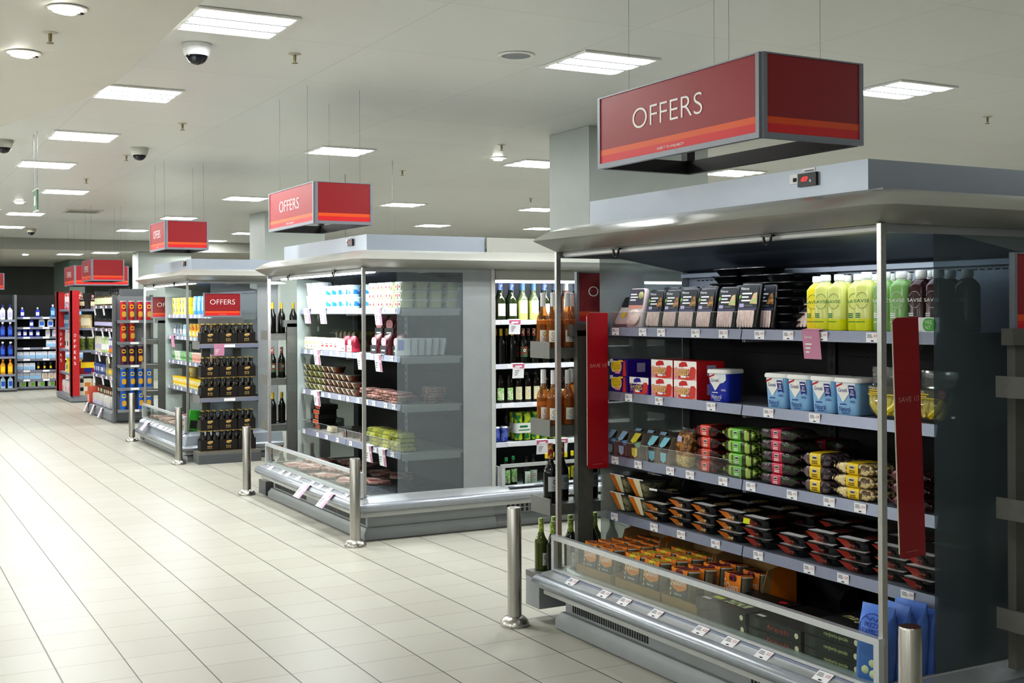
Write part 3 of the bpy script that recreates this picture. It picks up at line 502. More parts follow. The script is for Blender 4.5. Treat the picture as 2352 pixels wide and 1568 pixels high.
JBOX=K('promo_tray','display tray',('tray',M().box(-.1,-.07,0,.1,.1,.05,CARD)),('green_print',M().rpoly(.05,.026,.07,.042,.02,mat('fresh_green','#4fae3f',.5),-.071)),('lettering',M().text('YES.',.04,.012,WINK,(.045,-.0718,.034)).text('NT.',.03,.012,WINK,(.045,-.0718,.017))))
def frubes(n,c,c2,kind):
    w,h,d=.165,.083,.15; b=M().box(-w/2,-d/2,0,w/2,d/2,h,mat('carton_'+n,c,.4)); y=-d/2-.0006; f=M()
    b.fr(-w/2,0,w/2,h,mat('carton_front_'+n,c2,.4),y)
    if kind:   # yellow cloud on purple
        f.loft([],YEL) if 0 else f.rpoly(-.022,.046,.098,.058,.026,WINK,y-.0002).rpoly(-.022,.047,.09,.05,.024,YEL,y-.0004).text('Frubes',.08,.034,NAVY,(-.022,y-.0008,.05),.06).text('Frubes',.077,.03,YEL,(-.022,y-.0011,.05),.06).rpoly(-.01,.017,.05,.014,.007,PNK,y-.0008)
        f.poly([(.035,y-.0002,0),(.068,y-.0002,0),(.06,y-.0002,.075),(.045,y-.0002,.078)],mat('swoosh_red','#cf3a26',.45)); f.fr(.0,.07,.04,.08,YEL,y-.0009)
        b.fr(-w/2,.062,-w/2+.03,h,WINK,y-.0001)
    else:
        f.fr(-w/2,.05,w/2,h,WINK,y-.0001).poly([(-.045,y-.0002,.055),(.02,y-.0002,.06),(.01,y-.0002,.078),(-.02,y-.0002,.08),(-.045,y-.0002,.07)],mat('carton_'+n,c)).poly([(-.05,y-.0003,.004),(.02,y-.0003,.0),(.06,y-.0003,.004),(.0,y-.0003,.016),(-.045,y-.0003,.018)],mat('swoosh_red','#cf3a26')).poly([(.028,y-.0002,.004),(.07,y-.0002,.006),(.076,y-.0002,.05),(.066,y-.0002,.06),(.04,y-.0002,.058),(.03,y-.0002,.03)],mat('swoosh_red','#cf3a26'))
        f.text('Frubes',.1,.045,NAVY,(-.021,y-.0006,.036),.12).text('Frubes',.096,.039,YEL,(-.022,y-.001,.037),.12).rpoly(-.012,.014,.04,.009,.004,WINK,y-.0011)
    s=M().poly([(w/2+.0006,-.02,.02),(w/2+.0006,.03,.02),(w/2+.0006,.03,.066),(w/2+.0006,-.02,.066)],LIL)
    return K('yogurt_carton','yogurt carton',('carton',b),('front_print',f),('side_print',s))
FR_V=frubes('violet','#33169a','#2a1180',1); FR_V2=frubes('violet_white','#33169a','#3a1c9c',0); FR_R=frubes('red','#cc1f26','#e39aa4',0)
def tub(n,c,ink,rib):
    b=M().loft([(0,.096,.096,.014),(.004,.1,.1,.016),(.13,.113,.113,.018)],mat('tub_'+n,c,.35,col2=None),4); ld=M().loft([(.126,.112,.112,.02),(.128,.124,.124,.024),(.137,.126,.126,.024),(.146,.118,.118,.022)],mat('lid_white','#f3f3f1',.4),4)
    l=M(); Y=lambda z:-(.05+.05*z)-.0012
    P=lambda pts,mt,o=0: l.poly([(x,Y(z)-o,z) for x,z in pts],mt)
    P([(-.043,.1),(-.035,.085),(-.018,.052),(.0,.08),(.03,.088),(.044,.1),(.044,.126),(-.044,.126)],mat('snow_print','#e6eef4',.5)); P([(-.04,.09),(-.014,.05),(.014,.086),(.004,.118),(-.034,.118)],WINK,.0006); P([(-.046,.107),(-.016,.119),(-.015,.127),(-.045,.115)],REDP,.001)
    T=l.T; l.T=Matrix.Translation((0,-.0507,0))@Matrix.Rotation(.05,4,'X'); 
    l.text('Greek',.042,.016,NAVY,(-.014,-.002,.098)); l.text('Natural',.05,.02,ink,(-.008,-.002,.024)); l.fr(-.03,.0405,.0,.0445,ink,-.002); l.fr(-.022,.007,.012,.010,ink,-.002); l.fr(.018,.056,.04,.058,ink,-.002); l.fr(.018,.051,.044,.053,ink,-.002)
    if rib: l.poly([(.012,-.0024,.118),(.04,-.0024,.118),(.046,-.0024,.066),(.032,-.0024,.074),(.018,-.0024,.066)],NAVY).text('20',.014,.014,WINK,(.029,-.003,.093)).fr(.016,.106,.038,.111,WINK,-.003).fr(.02,.08,.04,.083,WINK,-.003)
    l.T=T
    for k in range(8): l.poly([(.051+.0038*k*.1,-.02,.03+k*.009),(.0525,.02,.03+k*.009),(.0525,.02,.033+k*.009),(.051,-.02,.033+k*.009)],ink) if 0 else None
    return K('yogurt_tub','yogurt tub',('tub_body',b),('lid',ld),('label_print',l))
TUB_D=tub('royal','#2338b4',WINK,0); TUB_L=tub('sky','#92bfe8',NAVY,1)
fb=M().loft([(0,.11,.07,.03),(.02,.17,.1,.04),(.075,.19,.1,.04),(.11,.175,.05,.02),(.135,.18,.016,.006),(.185,.185,.005,.002)],FILM,3); ff=M(); fy=mat('pineapple','#ecd52a',.35,noise=.12,scale=30)
for k in range(9): a=-.075+k*.0185; ff.tube([(a*.6,-.02-.01*(k%3),.014),(a*.9,-.03-.006*(k%2),.05),(a*1.02,-.02,.088)],.0145,fy,7)
ff.tube([(.0,-.043,.02),(.04,-.046,.045),(.07,-.043,.085)],.013,fy,7)
fl=M().box(-.072,-.052,.088,.06,-.0505,.118,mat('olive_label','#4c4a3c',.5)).fr(-.072,.084,.06,.09,mat('mustard_edge','#c9b53a',.5),-.0524).text('Waitrose',.045,.009,WINK,(-.045,-.0526,.111)); 
for k in range(2): fl.fr(-.066,.1-k*.008,.0-.01*k,.104-k*.008,mat('label_yellow','#f0cf1c'),-.0526)
FRUIT=K('fruit_bag','bag of fruit',('bag_film',fb),('pineapple_fingers',ff),('label_print',fl),('sticker',M().rpoly(.068,.105,.042,.042,.021,mat('dark_red_sticker','#a3162a',.5),-.0536).text('SAVE',.024,.009,WINK,(.068,-.0542,.111)).text('1/3',.018,.009,WINK,(.068,-.0542,.098))))
def dip(n,c,pot):
    cc=mat('tab_'+n,c,.45); bg=mat('dip_card','#8d837a',.5); fr_=mat('dip_front','#5a3c32',.5); s=M().box(-.036,-.05,0,.036,.05,.004,bg)
    for sx in (-1,1):
        x=sx*.035; q=[(-.05,0),(.05,0),(.05,.1),(-.03,.104),(-.05,.05)]; s.add([(x+e,y,z) for e in (-.001,.001) for y,z in q],[(0,1,2,3,4),(9,8,7,6,5)]+[(k,5+k,5+(k+1)%5,(k+1)%5) for k in range(5)],bg)
    s.fr(-.034,.002,.034,.05,fr_,-.05).box(-.034,.046,.004,.034,.05,.1,bg).box(-.012,-.032,.098,.012,.05,.102,bg)
    p=M().lathe([(.006,.026),(.06,.031),(.062,.0335),(.07,.0335)],mat('pot_'+n,pot,.4),3,(1,1),(0,-.012)).lathe([(.07,.031),(.072,.03)],mat('pot_lid_'+n,'#5b4030' if n!='yellow' else '#c9b48a',.5,noise=.3,scale=60),3,(1,1),(0,-.012))
    t=M().poly([(-.021,-.0512,.046),(-.019,-.0512,.016),(0,-.0512,.006),(.019,-.0512,.016),(.021,-.0512,.046)],cc).poly([(-.023,-.055,.074),(-.004,-.058,.066),(.02,-.055,.076),(.022,-.03,.106),(-.022,-.03,.106)],cc)
    return K('dip_pot','dip pot',('card_sleeve',s),('pot',p),('colour_tab',t))
DIP_B=dip('blue','#a9cdee','#6f9fd6'); DIP_Y=dip('yellow','#e6dc5a','#8fc49a'); DIP_C=dip('aqua','#7fc6d6','#3a2a22')
nm=mat('peanuts','#b98543',.35,col2='#5e3716',scale=55,bump=.8); NUTS=K('nut_bag','bag of nuts',('bag',M().loft([(0,.1,.03,.012),(.02,.125,.055,.02),(.05,.125,.06,.02),(.052,.125,.06,.02)],mat('pale_nuts','#d9c486',.45,col2='#b59c5c',scale=60,bump=.6)).loft([(.052,.126,.06,.02),(.1,.135,.07,.025),(.15,.13,.045,.02),(.165,.125,.02,.008)],nm)),('seal',M().loft([(.164,.125,.018,.004),(.182,.132,.003,.001)],FILM)),('label_print',M().box(-.03,-.037,.115,.01,-.0355,.142,LIL).text('',.02,.01,DK) if 0 else M().box(-.03,-.0385,.115,.012,-.036,.142,LIL)))
def pouch(n,c,c2,band,L=.235,st=False,H=.052,D=.13,name='vegetable_pack',cat='packed vegetables',bw=.062,seam=None): # flow wrapped pack
    R=Matrix.Translation((0,0,H/2))@Matrix.Rotation(PI/2,4,'Y'); b=M(); b.T=R; a=L/2
    b.loft([(-a,.016,D*.8,.004),(-a+.01,.003,D*.78,.002,.004,0),(-a+.03,H*.82,D*.92,.01),(-a+.045,H*.97,D,.012),(0,H,D,.012),(a-.045,H*.96,D,.012),(a-.03,H*.8,D*.92,.01),(a-.01,.003,D*.78,.002,-.004,0),(a,.016,D*.8,.004)],mat('film_'+n,c,.2,col2=c2,scale=52,bump=.35,brush=st),3)
    g=M(); g.T=R; g.loft([(-bw/2,H+.001,D+.0025,.012),(bw/2,H+.001,D+.0025,.012)],mat('band_'+n,band,.35),3,(0,0))
    l=M().fr(-.016,H*.5,.012,H*.78,mat('label_pale','#d8d0d0',.5),-D/2-.0022).fr(-.013,H*.56,.009,H*.7,CHAR,-D/2-.0026)
    for k in range(2): l.fr(-.017,H*(.32-.14*k),.014,H*(.39-.14*k),WINK if band!='#e8c81e' else BRN,-D/2-.0024)
    return K(name,cat,('bag',b),('colour_band',g),('label_print',l))
V_RED=pouch('tomato','#5f1418','#1d0d0c','#d8452e',.195); V_GRN=pouch('beans','#a9bf63','#2e3d17','#66b82e',.235,True); V_MAG=pouch('beetroot','#3a1530','#27401e','#c42a4e',.265,H=.047); V_DRK=pouch('mushroom','#6b5a64','#1c1518','#e8c81e',.19); V_LGT=pouch('parsnip','#d9c692','#5a4636','#e8c81e',.235,H=.046); V_CHK=pouch('beet_dark','#5a2226','#190c0c','#3a1a1e',.2,H=.047)
bc=mat('salad_mix','#c9bf94',.4,col2='#7a7a48',scale=38); SALAD=K('salad_bowl','salad bowl',('bowl',M().loft([(0,.066,.09,.02),(.006,.074,.1,.022),(.08,.13,.15,.03),(.086,.136,.156,.03)],FILM)),('salad',M().loft([(.004,.066,.09,.02),(.072,.12,.14,.03)],bc)),('sleeve',M().loft([(.0865,.13,.15,.03),(.09,.126,.146,.03)],mat('sleeve_dark','#2a241c',.35)).poly([(-.064,-.0775,.086),(-.02,-.0775,.086),(.0,-.052,.006),(-.03,-.052,.006)],ORG).poly([(-.02,-.0778,.086),(.03,-.0778,.086),(.026,-.0525,.006),(.0,-.0525,.006)],CRM).fr(-.06,.0862,.06,.0905,CARD,-.0785)))
def meal(n,c,dish,top=CARD,yel=0):
    t=M().loft([(0,.105,.13,.02),(.034,.15,.18,.022),(.036,.16,.19,.022),(.041,.16,.19,.022)],TRAYB); s=M().loft([(.0415,.152,.182,.02),(.0435,.15,.18,.02)],mat('sleeve_black','#191412',.3)); F=lambda x,z:(x,-.066-.0275*z/.034-.003,z)
    s.poly([(-.07,-.088,.0446),(.07,-.088,.0446),(.06,-.045,.0446),(-.06,-.045,.0446)],top).ellip((.03,.01,.044),(.035,.045,.002),dish)
    f=M().poly([F(-.07,.04),F(-.005,.04),F(.01,.003),F(-.045,.003)],c).poly([F(-.005,.04),F(.03,.04),F(.032,.003),F(.01,.003)],mat('sleeve_black','#191412')); f.ellip(F(.005,.018),(.018,.004,.011),dish)
    ps=[('tray',t),('sleeve',s),('front_flap',f)]
    if yel: ps.append(('sticker',M().poly([(-.06,-.0985,.012),(-.015,-.0985,.012),(-.01,-.0985,.038),(-.055,-.0985,.038)],mat('lime_sticker','#cfd81c',.5))))
    return K('ready_meal','ready meal',*ps)
D_O=mat('curry','#b8622c',.4,col2='#5e2f14',scale=90); D_R=mat('chilli','#8c2f1c',.4,col2='#3a1a10',scale=90); D_P=mat('pasta','#cfb98a',.4,col2='#7d6436',scale=90)
ME_O=meal('orange',ORG,D_P); ME_R=meal('red',mat('flap_red','#b8402c',.45),D_R); ME_Y=meal('red_stick',mat('flap_red','#b8402c',.45),D_R,CARD,1); BOWLB=K('black_bowl','ready meal',('bowl',M().loft([(0,.09,.11,.03),(.05,.17,.18,.04),(.055,.19,.2,.045),(.06,.19,.2,.045)],TRAYB)),('sleeve',M().box(-.04,-.1,.06,.06,.1,.063,mat('sleeve_black','#191412')).ellip((.02,-.06,.063),(.03,.025,.002),D_P).fr(-.095,.052,-.04,.062,CARD,-.101)))
def quorn(n,c,c2,sub):
    fm=mat('topping_'+n,c,.4,col2=c2,scale=75,bump=.5); t=M().loft([(0,.12,.04,.012),(.008,.13,.05,.014),(.15,.14,.058,.016)],FILM).loft([(.15,.145,.062,.018),(.153,.145,.062,.018)],mat('tray_lip','#c9cdce',.3))
    fo=M().loft([(.006,.1,.038,.01),(.148,.112,.048,.012)],mat('food_'+n,'#b3a080',.5,noise=.3,scale=30)); tp=M().box(-.045,-.027,.153,.045,.03,.157,fm)
    y=-.0325; s=M().box(-.056,y,.004,.056,y+.002,.156,CHAR).box(-.056,y,.153,-.045,.03,.158,ORG).box(.045,y,.153,.056,.03,.158,ORG); y-=.0006
    s.poly([(-.055,y,.156),(-.055,y,.08),(-.03,y,.07),(0,y,.062),(.03,y,.07),(.055,y,.08),(.055,y,.156)],ORG).rpoly(0,.14,.05,.03,.012,fm,y-.0006).text('Quorn',.082,.034,WINK,(.0,y-.001,.1)).text(sub,.05,.008,WINK,(0,y-.001,.05)).fr(-.03,.03,.03,.036,LIME,y-.001).fr(-.025,.02,.02,.025,LIME,y-.001).fr(.02,.008,.042,.016,LIL,y-.001)
    for k in range(6): s.fr(-.053,.02+k*.02,-.047,.032+k*.02,CRM,y-.001)
    return K('chilled_carton','packed food',('tray',t),('filling',fo),('topping',tp),('sleeve',s))
Q_S=quorn('sausage','#c07a4a','#5a2c18','PACK OF'); Q_P=quorn('pieces','#d6c23c','#6e5a1c','PIECES'); Q_M=quorn('mince','#7a2030','#2c1210','MINCE')
def crate(w,d,hb,hf):
    b=M().box(-w/2,-d/2,0,w/2,d/2,.004,CARDB).box(-w/2,-d/2,0,w/2,-d/2+.004,hf,CARDB).box(-w/2,d/2-.004,0,w/2,d/2,hb,CARDB)
    for sx in (-1,1):
        x=sx*(w/2-.002); pts=[(-d/2,0),(d/2,0),(d/2,hb),(d/2-.06,hb+.015),(d/2-.16,hb-.005),(d/2-.2,hf+.03),(-d/2,hf)]; q=[(x+e,y,z) for e in (-.002,.002) for y,z in pts]
        b.add(q,[tuple(range(7)),tuple(range(13,6,-1))]+[(i,7+i,7+(i+1)%7,(i+1)%7) for i in range(7)],CARDB)
    o=M().poly([(w/2+.0006,d/2-.17,.0),(w/2+.0006,d/2,.0),(w/2+.0006,d/2,hb),(w/2+.0006,d/2-.06,hb+.014),(w/2+.0006,d/2-.13,hb-.002)],mat('crate_orange','#d97a10',.5))
    return K('cardboard_tray','cardboard tray',('carton',b),('orange_print',o))
def pizza(front,fc,top,tc,w=.3,extra=None):
    b=M().box(-w/2,0,0,w/2,.3,.046,mat('pizza_card','#141312',.4)); l=M()
    if front: l.text(front,w*.42,.018,fc,(.02,-.0006,.022))
    l.fr(-w*.42,.006,-w*.3,.04,mat('panel_grey','#3a3a3a',.5),-.0005).rpoly(w*.42,.024,.022,.022,.011,CRM,-.0006)
    l.T=Matrix.Translation((0,.15,.0466))@Matrix.Rotation(-PI/2,4,'X'); l.text(top,w*.8,.07,tc,(0,0,.02),-.1); l.rpoly(.1,.1,.04,.03,.014,REDP,-.0003); l.fr(-w*.45,-.13,-w*.3,-.11,CARD,-.0003)
    if extra: l.fr(-.04,-.1,.1,-.05,mat('leek_print','#c9cba6',.5,col2='#4f6a34',scale=40),-.0004).fr(-.13,-.09,-.07,-.06,mat('lime_sticker','#cfd81c'),-.0004)
    return K('pizza_box','boxed food',('carton',b),('print',l))
PZ_G=pizza('',LIME,'piccolo',mat('script_green','#3f9a55',.5),.33,1); PZ_R=pizza('fresh',mat('script_red','#c23a2a',.5),'diavola',mat('script_red','#c23a2a'),.3); PZ_M=pizza('margherita speciale',mat('script_cream','#d6d79a',.5),'margherita',mat('script_cream','#d6d79a'),.29)
gb=mat('bag_blue','#4f7fdc',.28,noise=.25,scale=14,bump=.25); bg=M().loft([(0,.13,.05,.02),(.015,.15,.075,.03),(.1,.155,.08,.03),(.2,.152,.062,.025),(.232,.15,.02,.006),(.26,.15,.004,.001)],gb); bl=M()
bl.tube([(.056*math.cos(a*PI/12),-.0375+max(0,.18*math.sin(a*PI/12)*.056-.004),.182+.05*math.sin(a*PI/12)) for a in range(25)],.0016,NAVY,4).text('PIZZA',.07,.016,NAVY,(0,-.0365,.194)).text('EXPRESS',.088,.016,NAVY,(0,-.0378,.173))
for k in (-1,1): bl.tube([(-.034+.0068*j,-.0372+.003*k,.182+k*.032+.006*math.sin(j*1.6)) for j in range(11)],.0016,NAVY,4)
bw=M()
for x,z in ((-.02,.045),(.018,.035),(.012,.07)): bw.ellip((x,-.03,z),(.021,.014,.018),mat('dough','#e3dcb4',.5))
DOUGH=K('dough_bag','bag of dough balls',('bag',bg),('label_print',bl),('dough_balls',bw))
def wine(n,g,cap,lab,liquid=None,h=.3,r=.0375,sh=.19,lz=(.06,.135),lw=.95,foil=.075,mark=None,cat='wine bottle',neck=None,gr=.08):
    gm=g if not isinstance(g,str) else mat('glass_'+n,g,gr,noise=.1,scale=12); s=h/.3
    prof=[(0,r*.9),(.004,r),(sh*.78,r),(sh*.88,r*.93),(sh,r*.6),(sh+.022,r*.42),(h-.012,r*.36),(h-.01,r*.4),(h,r*.38)]
    b=M(); 
    if liquid: b.lathe([(.148,r)]+[p for p in prof if p[0]>=.149],gm,4,(0,1)); ps=[('bottle',b),('liquid',M().lathe([(0,r*.9),(.004,r),(.148,r)],liquid,4,(1,0)))]
    else: b.lathe(prof,gm,4); ps=[('bottle',b)]
    if cap: ps.append(('capsule',M().lathe([(h-foil,r*.42),(h-.008,r*.41),(h+.001,r*.4),(h+.002,r*.3)],cap,4)))
    if lab:
        l=M(); a=lw; R=r+.0006; q=[-a+2*a*i/8 for i in range(9)]
        l.add([(R*math.sin(t),-R*math.cos(t),z) for z in lz for t in q],[(i,i+1,10+i,9+i) for i in range(8)],lab); zm=(lz[0]+lz[1])/2; H=lz[1]-lz[0]
        if mark: l.add([(x*1.0,-math.sqrt(max(0,(R+.0006)**2-x*x)),zm+H*.14+z) for x,z in ring(.022,.022,.011,3)],[tuple(range(16))],mark)
        for k in range(3):
            w=r*(.5-.12*k); l.add([(x,-math.sqrt((R+.0006)**2-x*x),zm-H*(.12+.14*k)+z) for x,z in ((-w,0),(0,0),(w,0),(w,.003),(0,.003),(-w,.003))],[(0,1,4,5),(1,2,3,4)],INK if k else REDP)
        ps.append(('label',l))
    return K('wine_bottle' if 'wine' in cat else 'beer_bottle',cat,*ps)
AMB=glass('rose_wine','#dfa043',.05,.42,'#b8772c'); RG=glass('rose_glass','#f0c890',.08,.3,'#b9803a'); CG=glass('pale_glass','#e3ecd2',.08,.35,'#a9b98a'); WLAB=mat('wine_label','#ece9e4',.55); BRNB='#160c06'
ROSE=wine('rose',RG,mat('white_capsule','#e8e6ea',.4),WLAB,AMB,lz=(.03,.095),lw=.7,mark=mat('gold_print','#c2ac6a',.5))
REDW=wine('red','#0a0708',mat('red_capsule','#8e2620',.35,col2='#c9a268',scale=60),mat('grey_label','#bfc3c8',.5),mark=CHAR); WHT_G=wine('green','#4a5713',mat('green_capsule','#8fa63e',.4,col2='#cdd29a',scale=70),WLAB,lz=(.03,.1),lw=.5,mark=CHAR,h=.29)
DGRN=wine('dark_green','#141a10',MATS['green_capsule'],WLAB,lz=(.03,.1),lw=.5,mark=CHAR,h=.28)
# ---------------------------------------------------------------- goods in the near fridge
jit=lambda a=.004: random.uniform(-a,a)
def stack(k,n,x,y,z,h,lab,group,rz=FX,j=.005,jr=.04,sc=None,first=None):
    for i in range(n):
        kk=first if (first and i==n-1) else k
        kk.put((x+jit(j),y+jit(j),z+i*h),lab.replace('@',lay(i,n)).strip() if n>1 else lab.replace('@ ',''),group,rz+jit(jr),sc=sc)
z=F1Z[0]
EGG.put((3.42,5.115,z+.004),'pale pack with a yellow dot leaning at the far end of the top shelf',None,FX+.1,rx=-.5)
ROUND_HAM.put((3.40,4.985,z),'pack of round sliced ham with a salmon stripe on the top shelf','upright ham packs on the top shelf',FX,rx=-.16,sc=1.1)
hp=['next to the round ham','second past the round ham','third past the round ham, dark sandwich picture','fourth past the round ham','last inside the clear riser','just outside the clear riser, standing tallest']
for i,(y,s) in enumerate(((4.83,1.03),(4.695,1.03),(4.565,1.05),(4.43,1.04),(4.275,1.06),(4.13,1.12))): (HAM if i<4 else HAM2).put((3.405,y,z),'dark sleeved ham pack with pink slices, '+hp[i],'upright ham packs on the top shelf',FX+jit(.05),rx=-.17,sc=s)
for i,y in enumerate((4.80,4.66,4.50,4.24,4.09)): HAM.put((3.47,y,z),'ham pack in the second row, %s from the far end, only its top showing'%ORD[i],'ham packs in the second row',FX+jit(.05),rx=-.13,sc=1.1)
HAM2.put((3.56,3.94,z),'ham pack tipped over in the dark beside the juice bottles',None,FX+.35,rx=-.4,sc=1.0)
for c,(y,n,nm) in enumerate(((4.57,8,'behind the ham, farther column'),(4.36,8,'behind the ham, nearer column'))): stack(BTRAY,n,3.70,y,z,.0355,'glossy black tray, @ of the stack '+nm,'black trays behind the ham',j=.012,jr=.09)
stack(BTRAY,7,3.56,4.04,z,.0345,'glossy black food tray, @ of the stack beside the juices, front column','black trays beside the juices',j=.01); stack(BTRAY,7,3.74,4.06,z,.0345,'glossy black food tray, @ of the stack beside the juices, rear column','black trays beside the juices',j=.01)
J_OR.put((3.45,3.735,z),'orange juice bottle, the strongest yellow of the juices','juice bottles on the top shelf',FX+.25,sc=.985)
for i,(y,x,s,nm) in enumerate(((3.655,3.42,1,'first after the orange juice'),(3.578,3.42,1,'second after the orange juice'),(3.508,3.455,1,'third after the orange juice, set back'),(3.43,3.42,1.02,'fourth after the orange juice, beside the post'))): J_AP.put((x,y,z),'pale apple juice bottle with lime sediment, '+nm,'juice bottles on the top shelf',FX+(.3,.2,.35,.3)[i],sc=s)
for i,y in enumerate((3.345,3.262)): J_GR.put((3.43,y,z),'green juice bottle with a white cap, '+('half hidden by the fridge post' if i==0 else 'next to the purple bottles'),'juice bottles on the top shelf',FX+.3,sc=1.01)
for i,(x,y) in enumerate(((3.45,3.185),(3.45,3.105),(3.53,3.215),(3.55,3.14),(3.55,3.06))): J_PU.put((x,y,z),'dark purple juice bottle, '+('front row away from the frosted pane','front row beside the frosted pane','rear row by the green bottles','rear row, middle of three','rear row behind the frosted pane')[i],'juice bottles on the top shelf',FX+.1,sc=1.02)
for i,y in enumerate((3.66,3.575,3.5,3.42,3.34)): (J_AP if i<4 else J_GR).put((3.54,y,z),'juice bottle in the rear row, %s from the orange juice'%ORD[i],'juice bottles on the top shelf',FX,sc=1.0)
JBOX.put((3.368,3.11,z),'white promotional strip with a green round print below the purple juices',None,FX,sc=(.9,.12,1.1))
def hangcard(lb,loc,rz,kind,w=.1,h=.12,tilt=.25,txt=None):
    """card folded over a shelf edge; kind 0 white with a pink side, 1 all pink, 2 white"""
    t=thing('promotion_card',lb,'price card',loc,'hanging price cards',(tilt,0,rz)); c=(CARD,PINK,CARD)[kind]
    part(t,'card',M().box(-w/2,-.002,-h,w/2,0,.004,c).box(-w/2,-.002,.002,w/2,.03,.004,c)); p=M()
    if kind==0: p.fr(w*.18,-h*.98,w/2,0,PINK,-.0026).fr(w*.27,-h*.45,w*.4,-h*.3,CARD,-.003); a=-w*.42
    elif kind==2: p.fr(-w/2,-h*.3,w/2,.0,mat('pink_head','#d06a8e',.5),-.0026).fr(-w*.3,-h*.22,w*.3,-h*.1,CARD,-.003); a=-w*.3
    else: a=-w*.36
    for k in range(3): p.fr(a,-h*(.5+.14*k),a+w*(.38-.09*k),-h*(.45+.14*k),INK if kind!=1 else WINK,-.0026)
    if txt: p.text(txt,w*.42,h*.1,WINK,(-w*.16,-.0028,-h*.22))
    part(t,'print',p); return t
hangcard('pink price card with white print under the apple juices',(3.338,3.655,1.516),FX,1,.1,.115,.12,'Saved')
z=F1Z[1]
for i in range(2): FR_V.put((3.44,5.085,z+i*.083),'violet yogurt carton with a yellow cloud, %s of its pair'%('lower','upper')[i],'yogurt cartons on the second shelf',FX)
FR_V2.put((3.44,4.905,z),'single violet yogurt carton with a white top, between the violet pair and the red ones','yogurt cartons on the second shelf',FX)
for c,y in enumerate((4.705,4.52)):
    for i in range(2): FR_R.put((3.44,y,z+i*.088),'red and pink yogurt carton, %s row, %s'%(('lower','upper')[i],('next to the violet carton','next to the blue tub')[c]),'yogurt cartons on the second shelf',FX,sc=1.06)
TUB_D.put((3.43,4.31,z),'royal blue yogurt tub with a white lid, standing alone','yogurt tubs on the second shelf',FX+.25,sc=(1.05,1.05,1))
for i,y in enumerate((3.915,3.775,3.635,3.50)): TUB_L.put((3.43,y,z),'sky blue yogurt tub, %s'%('first of four, across the gap from the royal blue tub','second of four','third of four','last of four, beside the fruit bag')[i],'yogurt tubs on the second shelf',FX+.1,sc=(1.06,1.06,1))
FRUIT.put((3.44,3.315,z),'clear bag of pineapple fingers behind the fridge post','bags of fruit',FX+.1,sc=1.04); FRUIT.put((3.46,3.11,z),'clear bag of pineapple fingers cut by the red blade','bags of fruit',FX-.1,sc=1.0)
z=F1Z[2]
for i,(k,y,nm) in enumerate(((DIP_B,5.165,'pale blue tab, at the very end'),(DIP_B,5.06,'pale blue tab, second from the end'),(DIP_Y,4.945,'yellow tab'),(DIP_C,4.80,'aqua tab, set apart from the yellow one'),(DIP_C,4.70,'aqua tab, half hidden by the nuts'))): k.put((3.425,y,z),'dip pot in a grey card sleeve, '+nm,'dip pots on the third shelf',FX+jit(.1),sc=1.2)
for i,y in enumerate((5.15,5.04,4.93)): DIP_B.put((3.57,y,z),'dip pot in the rear row, %s from the far end'%ORD[i],'dip pots on the third shelf',FX,sc=1.2)
NUTS.put((3.405,4.585,z),'bag of brown nuts leaning on the clear riser',None,FX-.15,rx=-.12)
VG='packs of vegetables on the third shelf'
stack(V_RED,4,3.44,4.385,z,.054,'pack with an orange red band and dark red film, @ of its stack',VG); stack(V_GRN,4,3.44,4.165,z,.055,'pack with a bright green band and striped green film, @ of its stack',VG); stack(V_MAG,5,3.44,3.905,z,.0475,'pack with a magenta band and purple green film, @ of its stack',VG)
stack(V_DRK,3,3.44,3.675,z,.054,'dark pack with a yellow band, @ of its stack',VG); stack(V_LGT,3,3.44,3.465,z,.0475,'cream pack with a yellow band, @ of its stack beside the post',VG); stack(V_CHK,3,3.44,3.19,z,.048,'dark maroon pack, @ of the stack behind the end glass',VG)
stack(V_DRK,2,3.62,4.35,z,.054,'dark pack in the rear row, @ one behind the red packs',VG); stack(V_GRN,3,3.62,4.12,z,.055,'green pack in the rear row, @ of the stack behind the green packs',VG); stack(V_MAG,4,3.62,3.84,z,.0475,'purple pack in the rear row, @ of the stack behind the magenta packs',VG)
z=F1Z[3]; MG='ready meals on the bottom shelf'
for c,y in enumerate((5.13,4.955)): stack(SALAD,2,3.46,y,z,.091,'clear salad bowl with an orange corner, @ of the %s pair'%('far','near')[c],MG,sc=1.08)
stack(SALAD,2,3.64,5.05,z,.091,'clear salad bowl, @ of the pair in the rear row',MG,sc=1.08)
stack(ME_O,2,3.465,4.79,z,.0445,'orange flapped meal tray, @ of the pair under the black bowl',MG); BOWLB.put((3.5,4.76,z+.09),'black bowl meal with a white corner, on top of two orange trays',MG,FX+.1,sc=1.05)
for c,(k,y,n,nm,tp) in enumerate(((ME_O,4.60,3,'orange flapped meal tray, @ of the stack next to the black bowl',None),(ME_O,4.42,3,'orange flapped meal tray, @ of the second stack from the black bowl',None),(ME_O,4.22,3,'orange flapped meal tray, @ of the third stack from the black bowl',None),(ME_R,4.03,3,'red flapped meal tray, @ of the stack topped with a lime sticker',ME_Y),(ME_R,3.83,2,'red flapped meal tray, @ one of the low pair by the shelf gap',None),(ME_R,3.645,3,'red flapped meal tray, @ of the stack after the low pair',None),(ME_R,3.47,3,'red flapped meal tray, @ of the stack two after the low pair',None),(ME_R,3.30,3,'red flapped meal tray, @ of the stack just behind the post',None),(ME_R,3.13,3,'red flapped meal tray, @ of the last stack behind the end glass',None))): stack(k,n,3.465+.01*math.sin(c*2),y,z,.0445,nm,MG,j=.012,first=tp)
for c,y in enumerate((4.6,4.4,4.2,4.0,3.8,3.6,3.4,3.2)): stack(ME_O if c<3 else ME_R,3,3.665,y,z,.0445,'meal tray in the rear row, @ of the %s rear stack from the salads'%ORD[c],MG,j=.01)
z=.293; QG='chilled cartons in the well'
